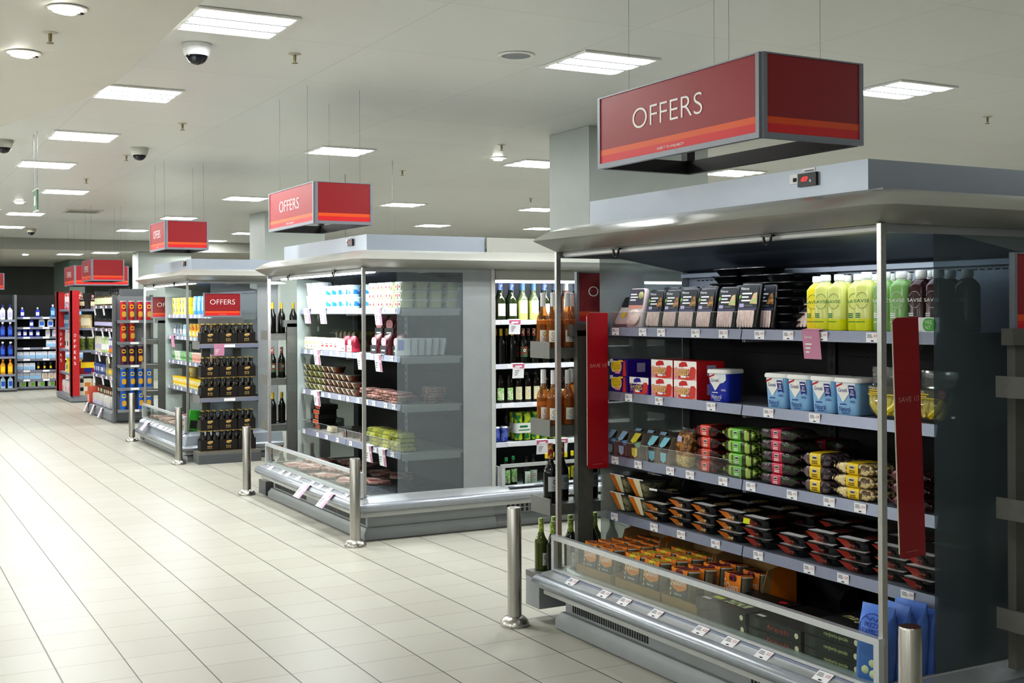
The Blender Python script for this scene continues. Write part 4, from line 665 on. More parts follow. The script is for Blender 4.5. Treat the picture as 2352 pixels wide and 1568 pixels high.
CR=crate(.315,.45,.2,.05); CR2=crate(.36,.46,.19,.05)
CR.put((3.34,4.94,z),'cardboard tray of brown topped cartons at the far end of the well','cardboard trays in the well',FX); CR2.put((3.345,4.565,z),'cardboard tray of yellow topped cartons in the middle of the well','cardboard trays in the well',FX); CR2.put((3.345,4.19,z),'cardboard tray of dark red topped cartons in the well','cardboard trays in the well',FX)
for k,cols,nr,dx,col,s in ((Q_S,(5.01,4.865),5,.078,'brown topped',1),(Q_P,(4.645,4.485),4,.088,'yellow topped',1.05),(Q_M,(4.275,),4,.088,'dark red topped',1.05),(Q_M,(4.11,),2,.1,'dark red topped',1.0)):
    for c,y in enumerate(cols):
        for i in range(nr): k.put((3.165+dx*i+(.16 if nr==2 else 0),y+jit(.004),z+.005),'%s carton with an orange sleeve, %s row back, %s column'%(col,ORD[i],('far','near')[c] if len(cols)>1 else ('outer','inner')[nr==2]),QG,FX,rx=-.1,sc=s)
b=M(); b.tube([(0,.26,.05),(0,.2,.11),(.01,.1,.14),(0,0,.13),(.01,-.1,.1),(0,-.2,.05),(0,-.26,.03)],.055,mat('black_cloth','#0c0d12',.8,bump=.3,noise=.3),9); o=link('black_bag',b.mesh('black_bag')); tag(o,'black crumpled bag lying behind the cartons in the well','bag',None,(3.72,4.1,z+.03))
PG='flat boxed meals in the well'
stack(PZ_G,2,3.10,3.935,z,.047,'flat black box with green script on top, @ of its pair',PG,j=.003,jr=.02); stack(PZ_R,2,3.10,3.605,z,.047,'flat black box with red script on top, @ of its pair',PG,j=.003,jr=.02); stack(PZ_M,3,3.105,3.295,z,.047,'flat black box with cream lettering on its front, @ of its stack',PG,j=.002,jr=.02)
for i,x in enumerate((3.105,3.185,3.26,3.335,3.41)): DOUGH.put((x,3.085,z),'blue bag of dough balls, %s'%('at the front beside the guard','second from the guard','third from the guard','fourth from the guard','last, behind the frosted pane')[i],'blue bags in the well',FX+(.15 if i==0 else jit(.1)),rx=-.1,sc=(.9,.9,1.04))
# ---------------------------------------------------------------- bottles on the far side rack of the near fridge
WG='bottles on the side rack'
for si,(zz,nm) in enumerate(((1.413,'top'),(1.016,'second'))):
    for r,yy in enumerate((5.295,5.385)):
        for i in range(4): ROSE.put((3.105+i*.085+(.0 if r==0 else -.008),yy,zz),'amber rose wine bottle, %s shelf of the rack, %s row, %s from the aisle'%(nm,('front','rear')[r],ORD[i]),WG,jit(.5),sc=.93)
for i in range(6): REDW.put((3.105+i*.09,5.33+.04*(i%2),.616),'red wine bottle on the third shelf of the rack, %s from the aisle'%ORD[i],WG,jit(.2))
for i,(x,y,k) in enumerate(((3.105,5.43,WHT_G),(3.135,5.36,DGRN),(3.19,5.44,WHT_G),(3.25,5.37,DGRN),(3.29,5.44,WHT_G),(3.40,5.40,DGRN),(3.45,5.45,WHT_G),(3.52,5.39,WHT_G))): k.put((x,y,.251),'%s wine bottle standing low on the rack base, %s from the aisle'%(('bright green','dark green')[k is DGRN],ORD[i]),WG,jit(.2),sc=.92)
# ---------------------------------------------------------------- goods in the second fridge
MTUB=M().loft([(0,.12,.085,.02),(.05,.138,.1,.025)],mat('marg_tub','#dfe6b4',.35),2); mtl=M().loft([(.05,.146,.108,.028),(.061,.144,.106,.028)],mat('lid_white','#f3f3f1'),2); mp=M()
for x in (-.032,.032): mp.rpoly(x,.026,.05,.04,.02,WINK,-.0515).rpoly(x,.026,.03,.02,.01,REDP,-.0525)
MARG=K('margarine_tub','margarine tub',('tub_body',MTUB),('lid',mtl),('label_print',mp))
def rtub(n,c,c2,band,h=.095,r=.05):
    return K('dairy_tub','dairy tub',('tub_body',M().lathe([(0,r*.8),(h*.9,r)],mat('rt_'+n,c,.35),3)),('lid',M().lathe([(h*.88,r*1.06),(h,r*1.04)],mat('rtl_'+n,c2,.4),3)),('label_print',M().lathe([(h*.2,r*.85),(h*.6,r*.95)],mat('rtb_'+n,band,.45,col2=c,scale=25),3,(0,0))))
T_WH=rtub('white','#eef3f6','#f5f7f8','#cfe0ec',.11,.062); T_BL=rtub('blue','#bfe0f2','#e8f2f6','#2b78c4',.092,.056)
def pk(name,cat,w,d,h,c,fr=None,top=None,c2=None,r=.012,sc=30,nm=None):
    nm=nm or (name+c); b=M().loft([(0,w*.94,d*.94,r),(h*.12,w,d,r),(h*.86,w,d,r),(h,w*.93,d*.93,r)],mat('pk_'+nm,c,.35,col2=c2,scale=sc),2); ps=[('wrapper',b)]
    if fr:
        l=M()
        for q in fr: l.fr(q[0]*w,q[1]*h,q[2]*w,q[3]*h,q[4],-d/2-.001-.0004*len(l.f))
        ps.append(('label_print',l))
    if top: ps.append(('top_print',M().box(-w*.42,-d*.42,h*.99,w*.42,d*.42,h+.002,top)))
    return K(name,cat,*ps)
CHE=pk('cheese_pack','packed cheese',.1,.06,.1,'#ece6cf',[(-.4,.1,.4,.8,CRM),(-.2,.45,.1,.65,mat('cheese_yellow','#e4cf6a',.5)),(.1,.2,.3,.3,INK)],None,'#e2d8ae'); CHE2=pk('cheese_pack','packed cheese',.1,.06,.1,'#f0ebe0',[(-.3,.3,.25,.42,REDP),(-.3,.52,.2,.58,INK)],None,'#e6dcc8')
SLC=pk('crispbread_pack','packed food',.09,.3,.1,'#7a6d3c',None,None,'#3c3518',.01,25)
def standpouch(c,c2,n):
    b=M().loft([(0,.12,.08,.02),(.06,.125,.07,.02),(.11,.115,.03,.01),(.125,.09,.006,.002)],mat('sp_'+n,c,.3,col2=c2,scale=20),2)
    return K('meat_pouch','packed meat',('pouch',b),('label_print',M().rpoly(0,.028,.11,.05,.006,CRM if n=='rose' else CHAR,-.0402).rpoly(0,.075,.085,.05,.025,PNK,-.0375).fr(-.03,.02,.03,.028,INK if n=='rose' else WINK,-.041)))
SP1=standpouch('#a53248','#7a1f30','rose'); SP2=standpouch('#6b2430','#4a1620','dark')
WPK=pk('flat_white_pack','packed food',.16,.02,.14,'#e6eaea',[(-.3,.3,.1,.9,mat('pale_violet','#9aa0d8',.5))],None,None,.006); 
DELI=K('deli_bowl','deli bowl',('bowl',M().loft([(0,.06,.07,.02),(.048,.1,.11,.03)],mat('deli_food','#6e3a22',.3,col2='#2c1a10',scale=40),2)),('lid',M().loft([(.048,.106,.116,.03),(.053,.104,.114,.03)],FILM,2)),('label_print',M().poly([(-.05,-.056,.05),(-.012,-.056,.05),(-.006,-.037,.006),(-.03,-.037,.006)],CRM)))
DELG=K('deli_bowl','deli bowl',('bowl',M().loft([(0,.06,.07,.02),(.048,.1,.11,.03)],mat('deli_green','#7d7a30',.3,col2='#33391a',scale=40),2)),('lid',M().loft([(.048,.106,.116,.03),(.053,.104,.114,.03)],FILM,2)),('label_print',M().poly([(-.05,-.056,.05),(-.012,-.056,.05),(-.006,-.037,.006),(-.03,-.037,.006)],CRM)))
FLT=pk('sliced_meat_pack','packed meat',.17,.13,.016,'#b99a92',None,mat('meat_top','#9c5a58',.3,col2='#e2cfc8',scale=30),'#8c5a52',.02)
OBX=K('black_box','boxed food',('carton',M().box(-.085,0,0,.085,.16,.04,mat('pizza_card','#141312'))),('orange_end',M().fr(-.04,.003,.08,.037,mat('pale_edge','#e8c9a8',.5),-.0006).fr(-.034,.007,.074,.033,mat('coral_print','#d9583a',.5),-.0012)))
YPK=pk('pickle_pack','packed food',.2,.14,.03,'#b7b552',None,mat('pickle_top','#c9c47a',.3,col2='#7d8a2a',scale=25),'#6f7a22',.02)
def C(y,kind,z,lb,w=.11,x=3.338): hangcard(lb,(x,y,z),FX,kind,w,.125,.12)
z=1.627; G2='goods on the top shelf of the second fridge'
for c,y in enumerate((9.98,9.83,9.68)): stack(T_WH,2,3.44,y,z,.112,'white tub, @ of the %s pair from the far end'%ORD[c],G2,rz=FX,j=.003)
for c,y in enumerate((9.50,9.37,9.24,9.11,8.98)): stack(T_BL,2,3.43,y,z,.094,'blue and white tub, @ of the %s pair after the white tubs'%ORD[c],G2,rz=FX+.3*c,j=.003)
for c,y in enumerate((8.81,8.66)): stack(T_BL,2,3.50,y,z,.094,'blue and white tub in a set back pair, @ of the %s'%('farther one','one by the margarine')[c],G2,j=.003)
for c,(x,y,nm) in enumerate(((3.43,8.47,'column farthest from the end glass'),(3.43,8.31,'second column'),(3.43,8.15,'third column'),(3.43,7.97,'column against the end glass'),(3.545,7.97,'second column deep along the end glass'),(3.66,7.97,'third column deep along the end glass'),(3.79,7.97,'deepest column along the end glass'))): stack(MARG,3,x,y,z,.063,'pale margarine tub with red dots, @ of the '+nm,'margarine tubs in the second fridge',j=.003,jr=.02)
z=1.282
for i in range(8): (CHE if i<4 else CHE2).put((3.41,10.0-.105*i,z),'%s cheese pack, %s from the far end'%(('creamy yellow','creamy white')[i>3],ORD[i]),'cheese packs in the second fridge',FX+jit(.12),sc=(1,1,1+jit(.04)))
for i in range(5): SLC.put((3.66,9.62-.1*i,z),'olive brown pack behind the cheese, %s of five'%ORD[i],'olive packs behind the cheese',FX,sc=(1,1,1.55))
for i,y in enumerate((9.10,8.96)): SP1.put((3.42,y,z),'rose red meat pouch with a cream label, %s'%('next to the cheese','by the fridge post')[i],'red meat pouches',FX)
for i,(y,zz,x) in enumerate(((8.44,0,3.43),(8.25,0,3.43),(8.44,.13,3.47),(8.24,.13,3.47),(8.06,0,3.45))): SP2.put((x,y,z+zz),'dark red meat pouch, %s'%('lower row beside the post','lower row, middle','upper row beside the post','upper row, middle','lower row beside the white packs')[i],'red meat pouches',FX+jit(.1),sc=1.25)
for i in range(6): WPK.put((3.40+.055*i,7.935,z),'flat white pack leaning along the frosted pane, %s from the front'%ORD[i],'white packs along the frosted pane',-.5-.12*i,rx=-.12-.03*i,sc=(.7,1,.9))
z=.937
for c in range(11): stack(DELG if c<4 else DELI,(4,4,4,4,4,4,4,3,3,3,2)[c],3.43,10.0-.113*c,z,.0535,'%s deli bowl, @ of the %s stack from the far end'%(('green','red brown')[c>3],ORD[c]),'deli bowls in the second fridge',j=.004)
for c,y in enumerate((8.63,8.43,8.23,8.03)): stack(FLT,4,3.44,y,z,.02,'flat sliced meat pack, @ of the %s stack past the deli bowls'%ORD[c],'sliced meat packs in the second fridge',j=.02,jr=.15)
stack(FLT,6,3.66,7.99,z,.019,'flat sliced meat pack, @ of the deep stack along the frosted pane','sliced meat packs in the second fridge',j=.01)
z=.592
stack(OBX,5,3.44,9.93,z,.042,'black box with a coral end, @ of the tall far stack','coral ended boxes',j=.01,jr=.08); OBX.put((3.42,9.22,z),'black box with a coral end, alone in the gap','coral ended boxes',FX-.3); stack(OBX,2,3.46,9.10,z,.042,'black box with a coral end, @ of the pair next to the lone one','coral ended boxes',rz=FX-.4); stack(OBX,2,3.43,8.86,z,.042,'black box with a coral end, @ of the pair by the post','coral ended boxes',rz=FX-.35)
CHE.put((3.47,9.6,z),'small olive and cream pack on the bare part of the lowest shelf',None,FX,sc=(1.2,1,.45))
for c,y in enumerate((8.5,8.27,8.04)): stack(YPK,4,3.45,y,z,.032,'yellow green pack, @ of the %s stack past the post'%ORD[c],'yellow green packs',j=.012,jr=.12)
for i in range(12): FLT.put((3.22+.22*(i%3)+jit(.02),9.85-.42*(i//3)+jit(.06),.294+.02*(i%2)),'dark red meat pack in the well, row %s from the far end, %s deep'%(ORD[i//3],ORD[i%3]),'meat packs in the well of the second fridge',FX+jit(.5),rx=jit(.06),sc=(1.5,1.4,1.4))
for y,k,zz,lb in ((9.87,0,1.625,'white and pink price card under the white tubs'),(9.47,0,1.625,'white and pink price card under the blue tubs'),(8.26,0,1.625,'white and pink price card under the margarine, past the post'),(9.62,0,1.28,'white and pink price card under the cheese'),(8.62,0,1.28,'white and pink price card across the post of the second fridge'),(8.26,0,1.28,'white and pink price card under the dark red pouches'),(9.63,0,.935,'white and pink price card under the deli bowls'),(8.46,0,.59,'white and pink price card on the lowest shelf, first past the post'),(8.19,0,.59,'white and pink price card on the lowest shelf, second past the post')): C(y,k,zz,lb,.13 if y<9 else .15)
for y,lb in ((8.80,'white and pink price card lying on the bumper, farther one'),(8.28,'white and pink price card lying on the bumper beside the bollard')): hangcard(lb,(2.975,y,.285),FX,0,.15,.13,-.75)
# ---------------------------------------------------------------- bottles in the lit wall fridge
BCAP=mat('blue_capsule','#2f56c8',.35,col2='#9fb8ea',scale=50); GOLDF=mat('gold_foil','#cdb03a',.3,.3)
W_DG=wine('olive','#27331a',BCAP,WLAB,h=.305,lz=(.03,.125),lw=1.0); W_PL=wine('pale',CG,mat('sky_capsule','#7fb2ea',.35),WLAB,mat('white_wine','#c9d27c',.15),h=.305,lz=(.05,.15),lw=.9); W_PK=wine('pinkish','#8d5f4a',mat('white_capsule','#e8e6ea'),WLAB,h=.305,lz=(.06,.16)); W_YL=wine('yellowcap','#2a351c',mat('yellow_capsule','#e6d63a',.4),WLAB,h=.305,lz=(.03,.125))
def beer(n,g,lab,neck,h=.255,r=.031,cap=GOLDF,mark=None,lz=(.05,.13),foil=.07): return wine(n,g,neck,lab,h=h,r=r,lz=(lz[0],lz[1]),lw=1.05,foil=foil,mark=mark,cat='beer bottle')
OV=mat('oval_label','#7b2f2a',.45,col2='#2f5a3a',scale=26); B_GOLD=beer('goldneck','#0c0a08',None,GOLDF,.27,.033,foil=.12); B_TS=beer('redband','#12160e',OV,mat('red_neck','#a83434',.4,col2='#e4d9c4',scale=70),.27,.033,mark=WINK); B_GR=beer('greenlabel','#120b06',mat('green_label','#8fc46a',.5,col2='#dfe8cc',scale=60),mat('black_neck','#15120e',.3),.21,.031,lz=(.02,.115)); B_CR=beer('creamlabel','#150d07',mat('cream_label','#e2dcb6',.5),mat('cream_neck','#ddd6b0',.45,col2='#1a120a',scale=30),.225,.031,mark=LIL,lz=(.02,.12),foil=.1); B_RD=beer('redseal','#120a06',mat('cream_label','#e2dcb6'),mat('black_neck','#15120e'),.235,.031,mark=REDP,lz=(.02,.09))
B_GN=beer('greenneck','#0b0f0a',mat('green_label','#8fc46a'),mat('green_neck','#1f8a54',.4),.24,.03,lz=(.05,.15)); B_WC=beer('whitecap','#0c0c0e',mat('white_label2','#dfe3dc',.5),None,.24,.03,mark=REDP,lz=(.03,.13)); B_YN=beer('yellowneck','#0d0b08',mat('yellow_label','#e0cf1e',.5),mat('yellow_neck','#e0cf1e',.45),.25,.03,mark=DK,lz=(.05,.14),foil=.06)
CAN=lambda n,c,c2,h=.118: K('drinks_can','drinks can',('can',M().lathe([(0,.026),(.006,.032),(h-.012,.033)],mat('can_'+n,c,.3,.2,col2=c2,scale=26),4)),('can_top',M().lathe([(h-.012,.033),(h-.002,.028),(h,.027)],ALU,4)))
C_BL=CAN('blue','#2b3f9c','#6d7fc8'); C_GR=CAN('green','#2f7d46','#b9c832',.16)
cp=[]; 
for i in range(2):
    for j in range(2): cp.append(('can',M().lathe([(0,.028),(.006,.036),(.155,.036),(.168,.03)],mat('can_green','#2f7d46',.3,.2,col2='#b9c832',scale=26),4,(1,1),(-.037+.074*i,-.037+.074*j))))
CPK=K('can_pack','pack of cans',*cp,('wrap',M().loft([(.045,.15,.15,.03),(.105,.15,.15,.03)],mat('pack_wrap','#e6e9e2',.35),3,(0,0)).fr(-.05,.06,.05,.066,GRN,-.0756).fr(-.04,.078,.03,.09,GRN,-.0756)))
WGp='bottles in the lit wall fridge'
seq=[(W_PK,'pinkish wine bottle'),(W_DG,'blue capped green wine bottle'),(W_DG,'blue capped green wine bottle'),(W_PL,'pale wine bottle, tall label'),(W_PL,'pale wine bottle, tall label'),(W_DG,'blue capped green wine bottle'),(W_DG,'blue capped green wine bottle'),(W_PK,'pinkish wine bottle'),(W_DG,'blue capped green wine bottle'),(W_YL,'yellow capped wine bottle'),(W_PL,'pale wine bottle, tall label'),(W_DG,'blue capped green wine bottle')]
for r in range(2):
    for i,(k,nm) in enumerate(seq): k.put((4.235+.099*i+.04*r,8.195+.1*r,RZ[0]+.002),'%s, %s from the grey end wall, %s row, top shelf'%(nm,ORD[i],('front','rear')[r]),WGp,jit(.2))
seq=[(B_GOLD,'black beer bottle with gold foil')]*3+[(B_TS,'dark beer bottle with red bands')]*5+[(B_GOLD,'black beer bottle with gold foil')]*4
for r in range(2):
    for i,(k,nm) in enumerate(seq): k.put((4.235+.098*i,8.19+.09*r,RZ[1]+.002),'%s, %s from the grey end wall, %s row, second shelf'%(nm,ORD[i],('front','rear')[r]),WGp,jit(.2))
seq=[(B_GR,'beer bottle with a green label')]*3+[(B_CR,'beer bottle with a cream label')]*3+[(B_RD,'beer bottle with a red seal')]*3+[(B_CR,'beer bottle with a cream label')]*3
for i,(k,nm) in enumerate(seq): k.put((4.245+.079*i,8.19,RZ[2]+.002),'%s, %s from the grey end wall, third shelf'%(nm,ORD[i]),WGp,jit(.2))
for i in range(4): C_BL.put((4.215+.07*(i%3)+.03*(i>2),8.19+.08*(i>2),RZ[3]+.002),'blue drinks can, %s'%('half hidden by the end wall','second in front','third in front','behind the others')[i],'blue cans',jit(.5))
B_RD.put((4.44,8.3,RZ[3]+.002),'lone dark beer bottle between the cans on the fourth shelf',None,.2,sc=1.15)
for i in range(3): CPK.put((4.52+.155*i,8.235,RZ[3]+.002),'green can pack in a white wrap, %s from the blue cans'%ORD[i],'green can packs',jit(.05),sc=(1,1,1.3))
seq=[(B_GN,'green necked dark bottle')]*2+[(B_WC,'white capped dark bottle')]*2+[(B_YN,'yellow necked dark bottle')]*5
for i,(k,nm) in enumerate(seq): k.put((4.235+.087*i,7.93+.05*(i%2),.26),'%s, %s from the end wall behind the low guard'%(nm,ORD[i]),WGp,jit(.2))
for x,zz,k,lb in ((4.42,1.53,2,'white price card on the top shelf of the wall fridge'),(4.45,1.19,2,'pink headed price card on the second shelf of the wall fridge'),(4.66,.59,2,'pink headed price card on the fourth shelf, first of two'),(4.84,.59,2,'pink headed price card on the fourth shelf, second of two')): hangcard(lb,(x,8.122,zz),0,k,.1,.11,.1)
hangcard('pink headed price card lying on the ledge of the wall fridge',(4.60,7.785,.292),0,2,.11,.1,-.8)


for r,(zz,k,nm) in enumerate(((1.412,B_GOLD,'gold necked'),(1.022,B_TS,'red banded'),(.622,B_GOLD,'gold necked'),(.122,REDW,'dark wine'))):
    for i in range(6): k.put((3.16+.095*i,10.27+.04*(i%2) if zz>.2 else 10.33,zz),'%s bottle, %s shelf of the rack behind the second fridge, %s from the aisle'%(nm,ORD[r],ORD[i]),'bottles on the rack behind the second fridge',jit(.2))
# ---------------------------------------------------------------- third fridge and its beer rack
z=1.577; YP=pk('yellow_pack','packed food',.13,.09,.1,'#e8c824',[(-.5,0,.1,1,YEL),(.1,.0,.5,1,CARD),(-.2,.3,.05,.7,DK)],None,None,.012); BP=pk('blue_pack','packed food',.14,.09,.2,'#3f86d0',[(-.4,.2,.4,.7,LBLU),(-.2,.75,.3,.9,CARD)],None,None,.02)
for c in range(5): stack(YP,2,3.43,15.05-.17*c,z,.102,'yellow and white pack, @ of the %s pair from the far end'%ORD[c],'yellow packs in the third fridge')
for i in range(5): BP.put((3.44,14.05-.2*i,z),'blue pack on the top shelf of the third fridge, %s towards the beer rack'%ORD[i],'blue packs in the third fridge',FX,sc=1.05)
GP=pk('grey_pouch','food pouch',.12,.06,.14,'#8d99a4',[(-.3,.2,.3,.6,CARD)],None,'#56616c',.02); TP=pk('teal_pouch','food pouch',.12,.06,.14,'#8fb4bc',[(-.3,.2,.3,.6,CARD)],None,None,.02); YB=pk('yellow_bag','food pouch',.13,.08,.15,'#e6b81c',[(-.3,.1,.3,.4,CARD),(-.2,.5,.2,.8,REDP)],None,'#b98a12',.03)
for i in range(12): (GP if i<3 else TP if i<5 else YB).put((3.43,15.1-.17*i,1.317),'%s on the second shelf of the third fridge, %s from the far end'%(('grey pouch','teal pouch','yellow bag')[(i>2)+(i>4)],ORD[i]),'pouches in the third fridge',FX+jit(.2))
GT=rtub('green','#8fb890','#7fa880','#4f8a4a',.11,.06); LT=rtub('pale','#cfd6c8','#e4e6de','#b9c4b0',.11,.06); KT=rtub('pink','#e0b4a8','#e6c8bc','#c98a7a',.11,.06)
for i in range(14): (LT if i in (1,2) else GT if i<7 else KT).put((3.43,15.12-.145*i,1.02),'%s pot on the third shelf of the third fridge, %s from the far end'%(('green','pale','pink')[1 if i in (1,2) else 0 if i<7 else 2],ORD[i]),'pots in the third fridge',FX)
YT=rtub('yellowpot','#e2d9a8','#e9c21c','#e6b81c',.11,.058)
for i in range(13): YT.put((3.43,15.1-.15*i,.707),'yellow lidded pot, lowest shelf of the third fridge, %s from the far end'%ORD[i],'yellow pots in the third fridge',FX)
for i in range(3): YT.put((3.55,14.75,.707+.112*i),'yellow lidded pot, %s of the stack behind the front row'%lay(i,3),'yellow pots in the third fridge',FX)
for i in range(10): FLT.put((3.2+.2*(i%2),15.0-.4*(i//2)+jit(.05),.30+.03*(i%2)),'red meat pack in the well of the third fridge, %s row, %s'%(ORD[i//2],('front','rear')[i%2]),'meat packs in the third fridge',FX+jit(.4),rx=jit(.1),sc=(1.5,1.4,2))
pk('green_pack','packed food',.12,.06,.22,'#3fae2f',[(-.3,.1,.3,.5,DK)],None,None,.03).put((3.14,13.1,.32),'green and black pack behind the glass beside the beer rack',None,-.2,ry=.1)
hangcard('pink price card on the second shelf of the third fridge',(3.338,14.95,1.315),FX,1,.16,.14,.1); hangcard('pink price card on the beer rack',(3.315,12.655,1.26),0,1,.11,.12,.05); hangcard('white and pink price card on the ledge of the third fridge',(2.985,14.7,.29),FX,0,.16,.12,-.7)
BG=mat('beer_glass','#17100a',.1); KC=mat('beer_cap','#b9a45c',.35,.4); CB=mat('beer_carton','#1c1614',.5); CT=mat('carton_tan','#b99a5e',.5)
bb=M().lathe([(.004,.028),(.01,.029),(.125,.029),(.15,.02),(.17,.013),(.205,.0125)],BG,3); bcap=M().lathe([(.2,.0145),(.212,.0145)],KC,3)
cart=M().box(-.096,-.064,0,.096,-.062,.118,CB).box(-.096,.062,0,.096,.064,.118,CB).box(-.096,-.062,0,-.094,.062,.112,CB).box(.094,-.062,0,.096,.062,.112,CB).box(-.096,-.064,0,.096,.064,.003,CB).box(-.1,-.066,-.003,.1,.066,.0,CT)
crt=M().ellip((0,-.065,.088),(.026,.001,.016),CT).ellip((.016,-.0652,.094),(.02,.001,.012),CT)
for k in range(3): crt.rpoly(-.018+.018*k,.048,.013,.014,.006,CT,-.0652).rpoly(-.018+.018*k,.03,.013,.01,.005,CT,-.0652)
bme=bb.mesh('bottle'); cme=bcap.mesh('bottle_cap')
class SIX(K):
    def __init__(s):
        s.name='beer_pack'; s.cat='six pack of beer'; s.parts=[('carton',cart.mesh('carton'),[('emblem',crt.mesh('emblem'))])]
    def put(s,loc,label,group=None,rz=0):
        o=K.put(s,loc,label,group,rz)
        for i in range(6):
            b=link('bottle',bme,o); b.location=(-.0615+.0615*(i%3),-.031+.062*(i//3),0); link('bottle_cap',cme,b)
        return o
X6=SIX()
for zz,n,nm in ((1.268,1,'top shelf'),(.696,2,'second shelf'),(.131,2,'base')):
    for l in range(n):
        for i in range(3): X6.put((3.222+.2*i+jit(.003),12.745 if zz>.2 else 12.76,zz+l*.216),'dark beer six pack, rack %s, %s%s'%(nm,('' if n==1 else ('lower row, ','upper row, ')[l]),('next to the fridge front','middle','farthest from the aisle')[i]),'beer six packs',jit(.03))
# ---------------------------------------------------------------- aisle end with jars, and the snack tube rack on its side
GD=mat('gondola_grey','#6d7074',.45,.2,noise=.06)
def gondola(lb,x0,x1,y0,y1,zs,top,base,front='-x',cat='shelving',back=DARKIN,rail=RAIL,depth=.38,grp=None):
    t=thing('shelving_unit',lb,cat,(0,0,0),grp)
    if front=='-x':
        xb=x0+depth; part(t,'back_panel',M().box(xb,y0+.03,.05,xb+.05,y1-.03,top,back)); part(t,'base',M().skirt([(-.02,0),(.06,.0),(.08,.02),(.08,base-.03),(.06,base-.005),(-.02,base)],x0,x1,y0,y1,ALUD).box(x0,y0,base-.02,x1,y1,base,GREYL))
        for y in (y0,y1-.05): part(t,'side_upright',M().box(x0+.06,y,base,xb+.05,y+.05,top,GD))
        for z in zs:
            s=part(t,'shelf',M().box(x0+.01,y0+.05,z-.025,xb,y1-.05,z-.002,GREYL)); part(s,'price_rail',M().box(x0-.006,y0+.03,z-.045,x0+.01,y1-.03,z+.002,rail))
            for k in range(4): part(s,'price_label',M().box(x0-.009,y0+.25+k*(y1-y0-.4)/4,z-.04,x0-.006,y0+.36+k*(y1-y0-.4)/4,z,CARD))
    else:
        yb=y0+depth; part(t,'back_panel',M().box(x0+.03,yb,.05,x1-.03,yb+.05,top,back)); part(t,'base',M().box(x0,y0-.02,0,x1,yb+.05,base-.03,GREYD).box(x0,y0-.05,base-.03,x1,yb,base,ALUD))
        for x in (x0,x1-.04): part(t,'side_upright',M().box(x,y0+.05,base,x+.04,yb+.05,top,GD))
        for z in zs:
            s=part(t,'shelf',M().box(x0+.04,y0+.01,z-.025,x1-.04,yb,z-.002,GREYD)); part(s,'price_rail',M().box(x0+.03,y0-.006,z-.045,x1-.03,y0+.01,z+.002,rail))
            for k in range(3): part(s,'price_label',M().box(x0+.15+k*(x1-x0-.3)/3,y0-.009,z-.04,x0+.28+k*(x1-x0-.3)/3,y0-.006,z,CARD))
    return t
G4Z=[1.71,1.36,.985,.635]
gondola('grey aisle end shelving of jars and boxes past the third fridge',3.25,4.6,18.2,20.4,G4Z,1.95,.16)
def row(k,n,x,y0,dy,z,lab,group,rz=FX,sc=None,j=.004,o0=0):
    for i in range(n): k.put((x+jit(j),y0+dy*i,z+.002),lab%ORD[i+o0],group,rz+jit(.12),sc=sc)
JAR=K('jar','jar',('glass_body',M().lathe([(0,.045),(.01,.05),(.11,.05),(.13,.038)],mat('jar_food','#5a4a2c',.15),3)),('lid',M().lathe([(.128,.043),(.15,.042)],BLACK,3)),('label',M().lathe([(.02,.051),(.1,.051)],mat('jar_label','#dfe3c0',.5),3,(0,0))))
DB=wine('sauce','#15110e',BLACK,mat('sauce_label','#3c3a34',.5),h=.27,r=.04); SJ=K('spice_jar','spice jar',('glass_body',M().lathe([(0,.03),(.08,.03)],mat('spice','#3a342c',.2),3)),('lid',M().lathe([(.08,.031),(.1,.03)],BLACK,3)),('label',M().lathe([(.025,.0308),(.065,.0308)],LIL,3,(0,0))))
row(JAR,12,3.34,20.25,-.165,G4Z[0],'pale labelled jar, top shelf of the aisle end, %s from its far side','jars on the aisle end',sc=(1.15,1.15,1.2)); row(DB,9,3.5,20.1,-.2,G4Z[0],'dark sauce bottle behind the pale jars, %s from the far side','sauce bottles on the aisle end')
row(SJ,14,3.33,20.25,-.135,G4Z[1],'spice jar on the second shelf of the aisle end, %s from its far side','spice jars on the aisle end',sc=1.5); YBX=pk('yellow_box','boxed food',.1,.08,.14,'#d8c83a',[(-.3,.2,.3,.6,DK)],None,None,.004); YBX.put((3.45,20.2,G4Z[1]),'small yellow box at the far side of the spice shelf',None,FX)
CRP=pk('cream_pouch','food pouch',.14,.07,.22,'#dcd8c4',[(-.3,.2,.3,.5,LIL)],None,None,.02); GRP=pk('green_pouch','food pouch',.13,.07,.22,'#a9cf7a',[(-.3,.15,.3,.55,CARD)],None,'#e4ead8',.02); PRP=pk('purple_pouch','food pouch',.13,.07,.22,'#8f7fc0',[(-.4,.05,.4,.3,ORG),(-.3,.5,.3,.8,CARD)],None,None,.02); BLP=pk('blue_pouch','food pouch',.13,.07,.22,'#3f4fae',[(-.3,.2,.3,.5,ORG)],None,None,.02)
for i in range(13): k=(CRP,CRP,CRP,CRP,GRP,GRP,GRP,GRP,PRP,PRP,PRP,BLP,BLP)[i]; k.put((3.33,20.25-.162*i,G4Z[2]+.002),'%s on the third shelf of the aisle end, %s from its far side'%(k.name.replace('_',' '),ORD[i]),'pouches on the aisle end',FX+jit(.15),sc=1.1)
BLB=pk('blue_box','boxed food',.12,.09,.14,'#3c4f8f',[(-.3,.3,.3,.7,CARD)],None,None,.005); BRB=pk('brown_bag','bag of food',.16,.09,.24,'#b5a98a',[(-.3,.15,.3,.35,YEL),(-.3,.45,.3,.8,CHAR)],None,'#8d8468',.03)
for i in range(12): k=BLB if i<6 else BRB; k.put((3.33,20.25-.175*i,G4Z[3]+.002),'%s on the fourth shelf of the aisle end, %s from its far side'%(k.name.replace('_',' '),ORD[i]),'boxes and bags on the aisle end',FX+jit(.1),sc=1.15)
